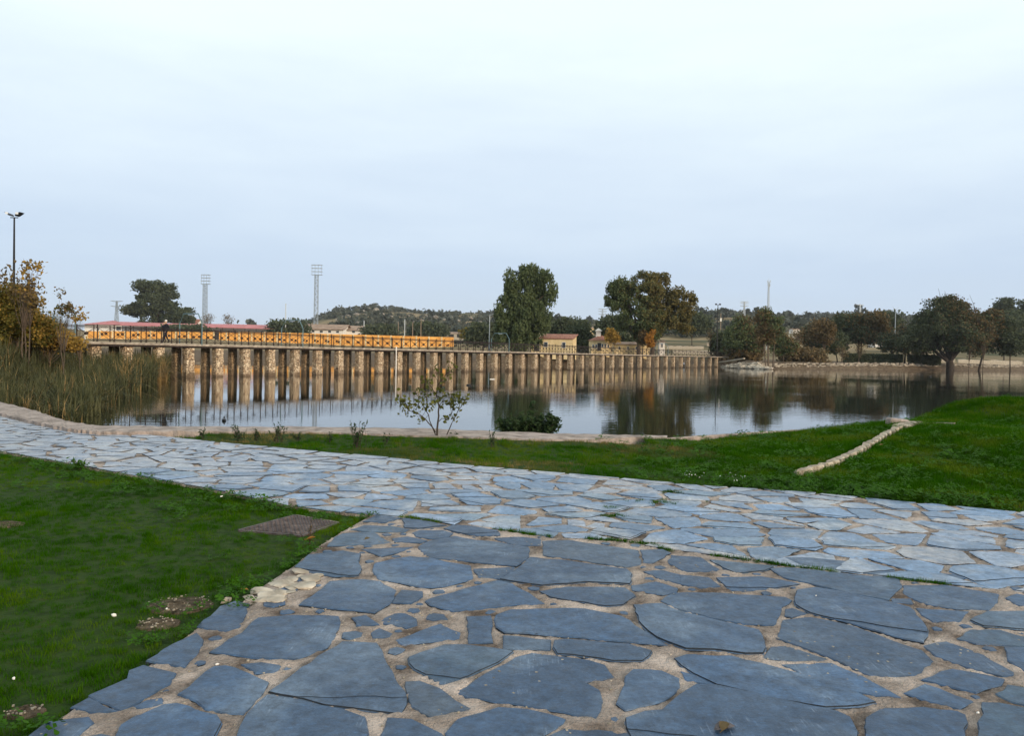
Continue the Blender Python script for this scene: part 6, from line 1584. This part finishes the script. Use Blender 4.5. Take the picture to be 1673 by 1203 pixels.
# metal drain cover in the lawn
cc = sum((Vector(c) for c in cover), Vector()) / 4
dc = empty('drain_cover', (cc.x, cc.y, .583), 'rusty diamond patterned metal drain cover set in the lawn', 'drain cover')
cl = [Vector(c) - cc for c in cover]
M['rust'] = mat('rusty_cover_iron', (0.070, 0.055, 0.055), 0.6, 0.35, 9, .6, 60, col2=(0.15, 0.125, 0.12), metal=.3)
b = MB(); b.prism([(c.x, c.y) for c in cl][::-1], -.03, .004); b.build('plate', M['rust'], dc)
b = MB(); A_, B_, C_, D2 = cl
def bil(u, v): return (A_.lerp(B_, u)).lerp(D2.lerp(C_, u), v)
nr_ = 13
for k in range(-nr_, nr_ + 1):
    for s_ in (1, -1):
        e = []
        for u in (0, 1):
            pass
        u0, v0, u1, v1 = (k / nr_, 0, k / nr_ + 1, 1) if s_ == 1 else (k / nr_, 1, k / nr_ + 1, 0)
        t0, t1 = max(0, -u0), min(1, 1 - u0)
        if t1 - t0 < .05: continue
        pa = bil(u0 + t0, v0 + (v1 - v0) * t0); pb = bil(u0 + t1, v0 + (v1 - v0) * t1)
        b.bar((pa.x, pa.y, .006), (pb.x, pb.y, .006), .008, .008)
b.build('raised_pattern', M['rust'], dc)
for a, c in ((A_, B_), (B_, C_), (C_, D2), (D2, A_)):
    b = MB(); b.bar((a.x * 1.04, a.y * 1.04, -.012), (c.x * 1.04, c.y * 1.04, -.012), .04, .03); b.build('frame_edge', M['rust'] if rr.random() < .5 else M['concrete_old'], dc)
# bare earth patches with gravel
for i, (c, r_) in enumerate(dirt):
    b = MB(); rings = []
    for k, (q, z) in enumerate(((1.1, .55), (1.0, .578), (.5, .590), (.05, .592))):
        rings.append([(c.x + q * r_ * (1 + .25 * mnoise.noise((math.cos(t) * 2, math.sin(t) * 2, i))) * math.cos(t), c.y + q * r_ * .8 * math.sin(t), z + rr.uniform(-.004, .004)) for t in np.linspace(0, 2 * math.pi, 19)[:-1]])
    b.quad_strip(rings); o = b.build('earth_patch', M['earth']); tag(o, kind='structure')
gpm = MB()
for c, r_ in dirt[:3]:
    for k in range(int(260 * r_)):
        a = rr.uniform(0, 6.28); q = r_ * math.sqrt(rr.random()); s_ = rr.uniform(.003, .010); gpm.box((c.x + q * math.cos(a), c.y + q * .8 * math.sin(a), .592), (s_ * 1.5, s_, s_ * .8), rr.uniform(0, 3))
# grit in the joints of the paving
allp = [(min(p[0] for p in c), max(p[0] for p in c), min(p[1] for p in c), max(p[1] for p in c), c) for c, _, _ in slab_list]
GP = np.stack([rg.uniform(-3, 7, 5000), rg.uniform(2.8, 8.5, 5000)], 1); GP = GP[in_poly(GP, [(p.x, p.y) for p in PAVE])]
for x, y in GP:
    s_ = rr.uniform(.003, .010); gpm.box((x, y, .602), (s_ * 1.5, s_, s_ * .7), rr.uniform(0, 3))
tag(gpm.build('gravel', M['kerb_stone']), 'loose grit and small gravel in the joints and bare patches', 'gravel', kind='stuff')
# litter, pebbles, leaves
def pebble(px, py, s_, label, mt='white', z=.60, name='pebble', cat='pebble', fl=.6):
    p = gp(px, py, z); o = boulder(name, (p.x, p.y, p.z + s_ * .2), (s_, s_ * .6, s_ * fl), int(px), M[mt], sub=1); tag(o, label, cat); return o
pebble(186, 1007, .022, 'small white pebble lying in the left lawn', z=.61)
pebble(272, 996, .013, 'tiny white pebble at the edge of the gravelly bare patch', z=.60)
pebble(370, 984, .05, 'rounded pale stone at the lawn edge beside the pale mortar', 'pale_rock', .60, 'edge_stone', 'stone')
pebble(22, 1110, .014, 'tiny white fleck in the lower left of the lawn', z=.61)
pebble(355, 1087, .012, 'small white chip on a joint left of the paving centre', z=.605)
pebble(1333, 974, .008, 'tiny white chip on a slab at the right of the paving', z=.626)
pebble(362, 812, .018, 'small white fleck among the clover at the lawn edge', z=.65)
pebble(1598, 1167, .014, 'small white chip in the joint at the lower right', z=.605)
def leaf(px, py, s_, rz, label, mt='l_orange', z=.615):
    p = gp(px, py, z); b = MB(); n_ = 8; top = []
    pr = [(0, .0), (.25, .22), (.55, .30), (.8, .2), (1, 0), (.8, -.2), (.55, -.30), (.25, -.22)]
    b.quad_strip([[(s_ * (u - .5), s_ * v, s_ * (.10 * math.sin(u * 3.1) + .25 * abs(v)) - .001) for u, v in pr], [(s_ * (u - .5), s_ * v, s_ * (.10 * math.sin(u * 3.1) + .25 * abs(v)) + .001) for u, v in pr]])
    b.bar((-.5 * s_, 0, 0), (-.75 * s_, .02 * s_, .004), .002)
    o = b.build('fallen_leaf', M[mt]); o.location = p; o.rotation_euler = (rr.uniform(-.2, .2), rr.uniform(-.2, .2), rz); tag(o, label, 'leaf')
leaf(508, 880, .075, .4, 'curled orange fallen leaf on the lawn below the drain cover', z=.64)
leaf(600, 881, .06, .9, 'dark dry leaf on the slab at the lawn corner', 'l_brown', .625)
leaf(401, 964, .04, .2, 'small pale dry leaf at the lawn edge above the pale mortar', 'l_orange', .62)
leaf(1183, 1188, .07, 1.0, 'dark dry leaf on the large slab at the bottom of the picture', 'l_brown', .63)
leaf(1440, 727, .07, .3, 'pale fallen leaf in the right meadow', 'reed_dry', .80)
leaf(1490, 742, .06, 2.3, 'small pale leaf in the right meadow lower than the other one', 'reed_dry', .75)
pebble(1180, 1192, .07, 'dark worn hollow rimmed stone set in the large bottom slab', 'rust', .612, 'set_stone', 'stone', .12)

# ---------------------------------------------------------------- water birds and flotsam
def duck(px, py, L, rz, label):
    p = gp(px, py, 0); r = empty('duck', (p.x, p.y, 0), label, 'duck'); r.rotation_euler = (0, 0, rz)
    b = MB(); rings = []
    for t, w, zc, h in ((-.5, .01, .16, .02), (-.42, .07, .13, .07), (-.25, .17, .08, .15), (0, .22, .06, .19), (.25, .18, .07, .17), (.36, .10, .14, .12), (.40, .07, .24, .09), (.44, .07, .34, .085), (.52, .06, .37, .07), (.58, .03, .36, .03), (.66, .022, .345, .015), (.70, .004, .34, .005)):
        rings.append([(t * L, w * L * math.cos(a), (zc + h * math.sin(a)) * L) for a in np.linspace(0, 2 * math.pi, 11)[:-1]])
    b.quad_strip(rings); b.build('body', M['black'], r, smooth=True)
duck(366, 688, .30, 1.9, 'small dark water bird swimming near the left coping')
duck(766, 630, .40, .2, 'small dark water bird swimming in front of the middle piers')
duck(1520, 616, .42, .1, 'tiny dark bird on the far water before the right bank')
p = gp(804, 620, 0); b = MB(); b.quad_strip([[(-.2, -.1, -.02), (.2, -.12, -.02), (.22, .1, -.02), (-.2, .12, -.02)], [(-.2, -.1, .05), (.19, -.12, .06), (.2, .1, .06), (-.2, .11, .05)]]); o = b.build('floating_board', M['white']); o.location = p; tag(o, 'flat white board floating in front of the piers near the drooping tree reflection', 'board')

# ---------------------------------------------------------------- people
def person(loc, rz, label, H, top, legs, hair, stride=.0, arm=0.2, sit=False, lean=0.0):
    k = H / 1.75; r = empty('person', loc, label, 'person', None, rz)
    s = stride
    if sit: legsv = {'kl': (.42, .1, .50), 'al': (.45, .1, .06), 'kr': (.42, -.1, .50), 'ar': (.45, -.1, .06)}; pz = .50
    else: legsv = {'kl': (s * .55, .09, .50), 'al': (s * .85, .09, .09), 'kr': (-s * .25, -.09, .50), 'ar': (-s * .9, -.09, .12)}; pz = .95
    dz = pz - .95
    V = [(0, 0, pz), (.01 + lean * .3, 0, 1.15 + dz), (.02 + lean * .7, 0, 1.38 + dz), (.02 + lean, 0, 1.50 + dz), (.04 + lean, 0, 1.60 + dz), (.05 + lean, 0, 1.70 + dz),
         (0, .09, pz - .04), legsv['kl'], legsv['al'], (legsv['al'][0] + .16, .10, legsv['al'][2] - .05),
         (0, -.09, pz - .04), legsv['kr'], legsv['ar'], (legsv['ar'][0] + .16, -.10, legsv['ar'][2] - .05),
         (.01 + lean * .7, .19, 1.40 + dz), (-.02 - arm * .3, .25, 1.14 + dz), (.10 + arm * .5, .24, .92 + dz), (.13 + arm * .6, .24, .84 + dz),
         (.01 + lean * .7, -.19, 1.40 + dz), (-.02 + arm * .3, -.25, 1.14 + dz), (.12 + arm, -.22, .96 + dz + arm * .3), (.16 + arm * 1.1, -.21, .90 + dz + arm * .4)]
    E = [(0, 1), (1, 2), (2, 3), (3, 4), (4, 5), (0, 6), (6, 7), (7, 8), (8, 9), (0, 10), (10, 11), (11, 12), (12, 13), (2, 14), (14, 15), (15, 16), (16, 17), (2, 18), (18, 19), (19, 20), (20, 21)]
    RA = [.14, .135, .15, .062, .085, .075, .095, .068, .048, .038, .095, .068, .048, .038, .065, .05, .036, .035, .065, .05, .036, .035]
    me = bpy.data.meshes.new('skeleton'); me.from_pydata([tuple(c * k for c in v) for v in V], E, [])
    o = bpy.data.objects.new('body', me); COL.objects.link(o)
    md = o.modifiers.new('skin', 'SKIN'); md.use_smooth_shade = True
    for i, q in enumerate(RA): me.skin_vertices[0].data[i].radius = (q * k * (.8 if i in (0, 1, 2) else 1), q * k * (1.15 if i in (0, 1, 2) else 1))
    me.skin_vertices[0].data[0].use_root = True
    o.modifiers.new('sub', 'SUBSURF').levels = 1; o.modifiers['sub'].render_levels = 1
    dg = bpy.context.evaluated_depsgraph_get(); ev = bpy.data.meshes.new_from_object(o.evaluated_get(dg)); COL.objects.unlink(o)
    for q in (M['skin'], M[top], M[legs], M['black']): ev.materials.append(q)
    for p_ in ev.polygons:
        c = p_.center / k; z = c.z - dz
        if z > 1.50: mi = 0
        elif z < .10 and not sit: mi = 3
        elif (c.y > .16 or c.y < -.16) and z < .90: mi = 0
        elif z < .98 and abs(c.y) < .19: mi = 2
        else: mi = 1
        p_.material_index = mi
    bo = link('body', ev, r)
    hd = Vector((.045 + lean, 0, 1.675 + dz)) * k
    def blob(name, c, rad, mt, n=9):
        b = MB(); rings = []
        for i in range(1, 7):
            a = math.pi * i / 7; rings.append([(c[0] + rad[0] * math.sin(a) * math.cos(t), c[1] + rad[1] * math.sin(a) * math.sin(t), c[2] - rad[2] * math.cos(a)) for t in np.linspace(0, 2 * math.pi, n + 1)[:-1]])
        b.quad_strip(rings); return b.build(name, M[mt], r, smooth=True)
    blob('hair', hd + Vector((-.022, 0, .035)) * k, (.098 * k, .092 * k, .088 * k), hair)
    blob('nose', hd + Vector((.092, 0, -.01)) * k, (.018 * k, .012 * k, .02 * k), 'skin', 6)
    for sy in (-1, 1):
        blob('eye', hd + Vector((.078, sy * .03, .012)) * k, (.01 * k, .011 * k, .008 * k), 'black', 6); blob('ear', hd + Vector((0, sy * .083, -.01)) * k, (.02 * k, .012 * k, .03 * k), 'skin', 6)
    return r
pz_ = ZD + .215
w1 = on_bridge(285) - BN * 1.0; w2 = on_bridge(292) - BN * 1.75
person((w1.x, w1.y, pz_), brz + math.pi, 'white haired person in dark clothes striding along the footbridge, nearer the railing', 1.72, 'cloth_dark', 'cloth_dark', 'hair_white', .38, .25)
person((w2.x, w2.y, pz_), brz + math.pi, 'dark haired person in brown trousers walking on the far side of the footbridge', 1.66, 'cloth_dark', 'cloth_brown', 'hair_dark', .25, .2)
for px, t_, l_, hr, lb in ((1077, 'cloth_red', 'cloth_dark', 'hair_dark', 'person in bright red sitting on the far bank behind the footbridge railing'), (1117, 'cloth_white', 'cloth_dark', 'hair_dark', 'person in white sitting on the far bank right of the one in red'), (1100, 'cloth_brown', 'cloth_dark', 'hair_dark', 'person in brown sitting between the red and white clothed ones on the far bank')):
    x = xa(px, 182); g = gz(x, 182)
    person((x, 182, g), -1.4, lb, 1.7, t_, l_, hr, sit=True)
    b = MB(); b.box((x, 182.05, g + .36), (.5, .5, .06)); b.box((x, 182.3, g + .7), (.5, .05, .6))
    for sx in (-.22, .22):
        for sy in (-.2, .25): b.box((x + sx, 182.05 + sy, g + .17), (.04, .04, .34))
    tag(b.build('chair', M['steel']), 'metal chair under the ' + lb.split(' sitting')[0], 'chair')
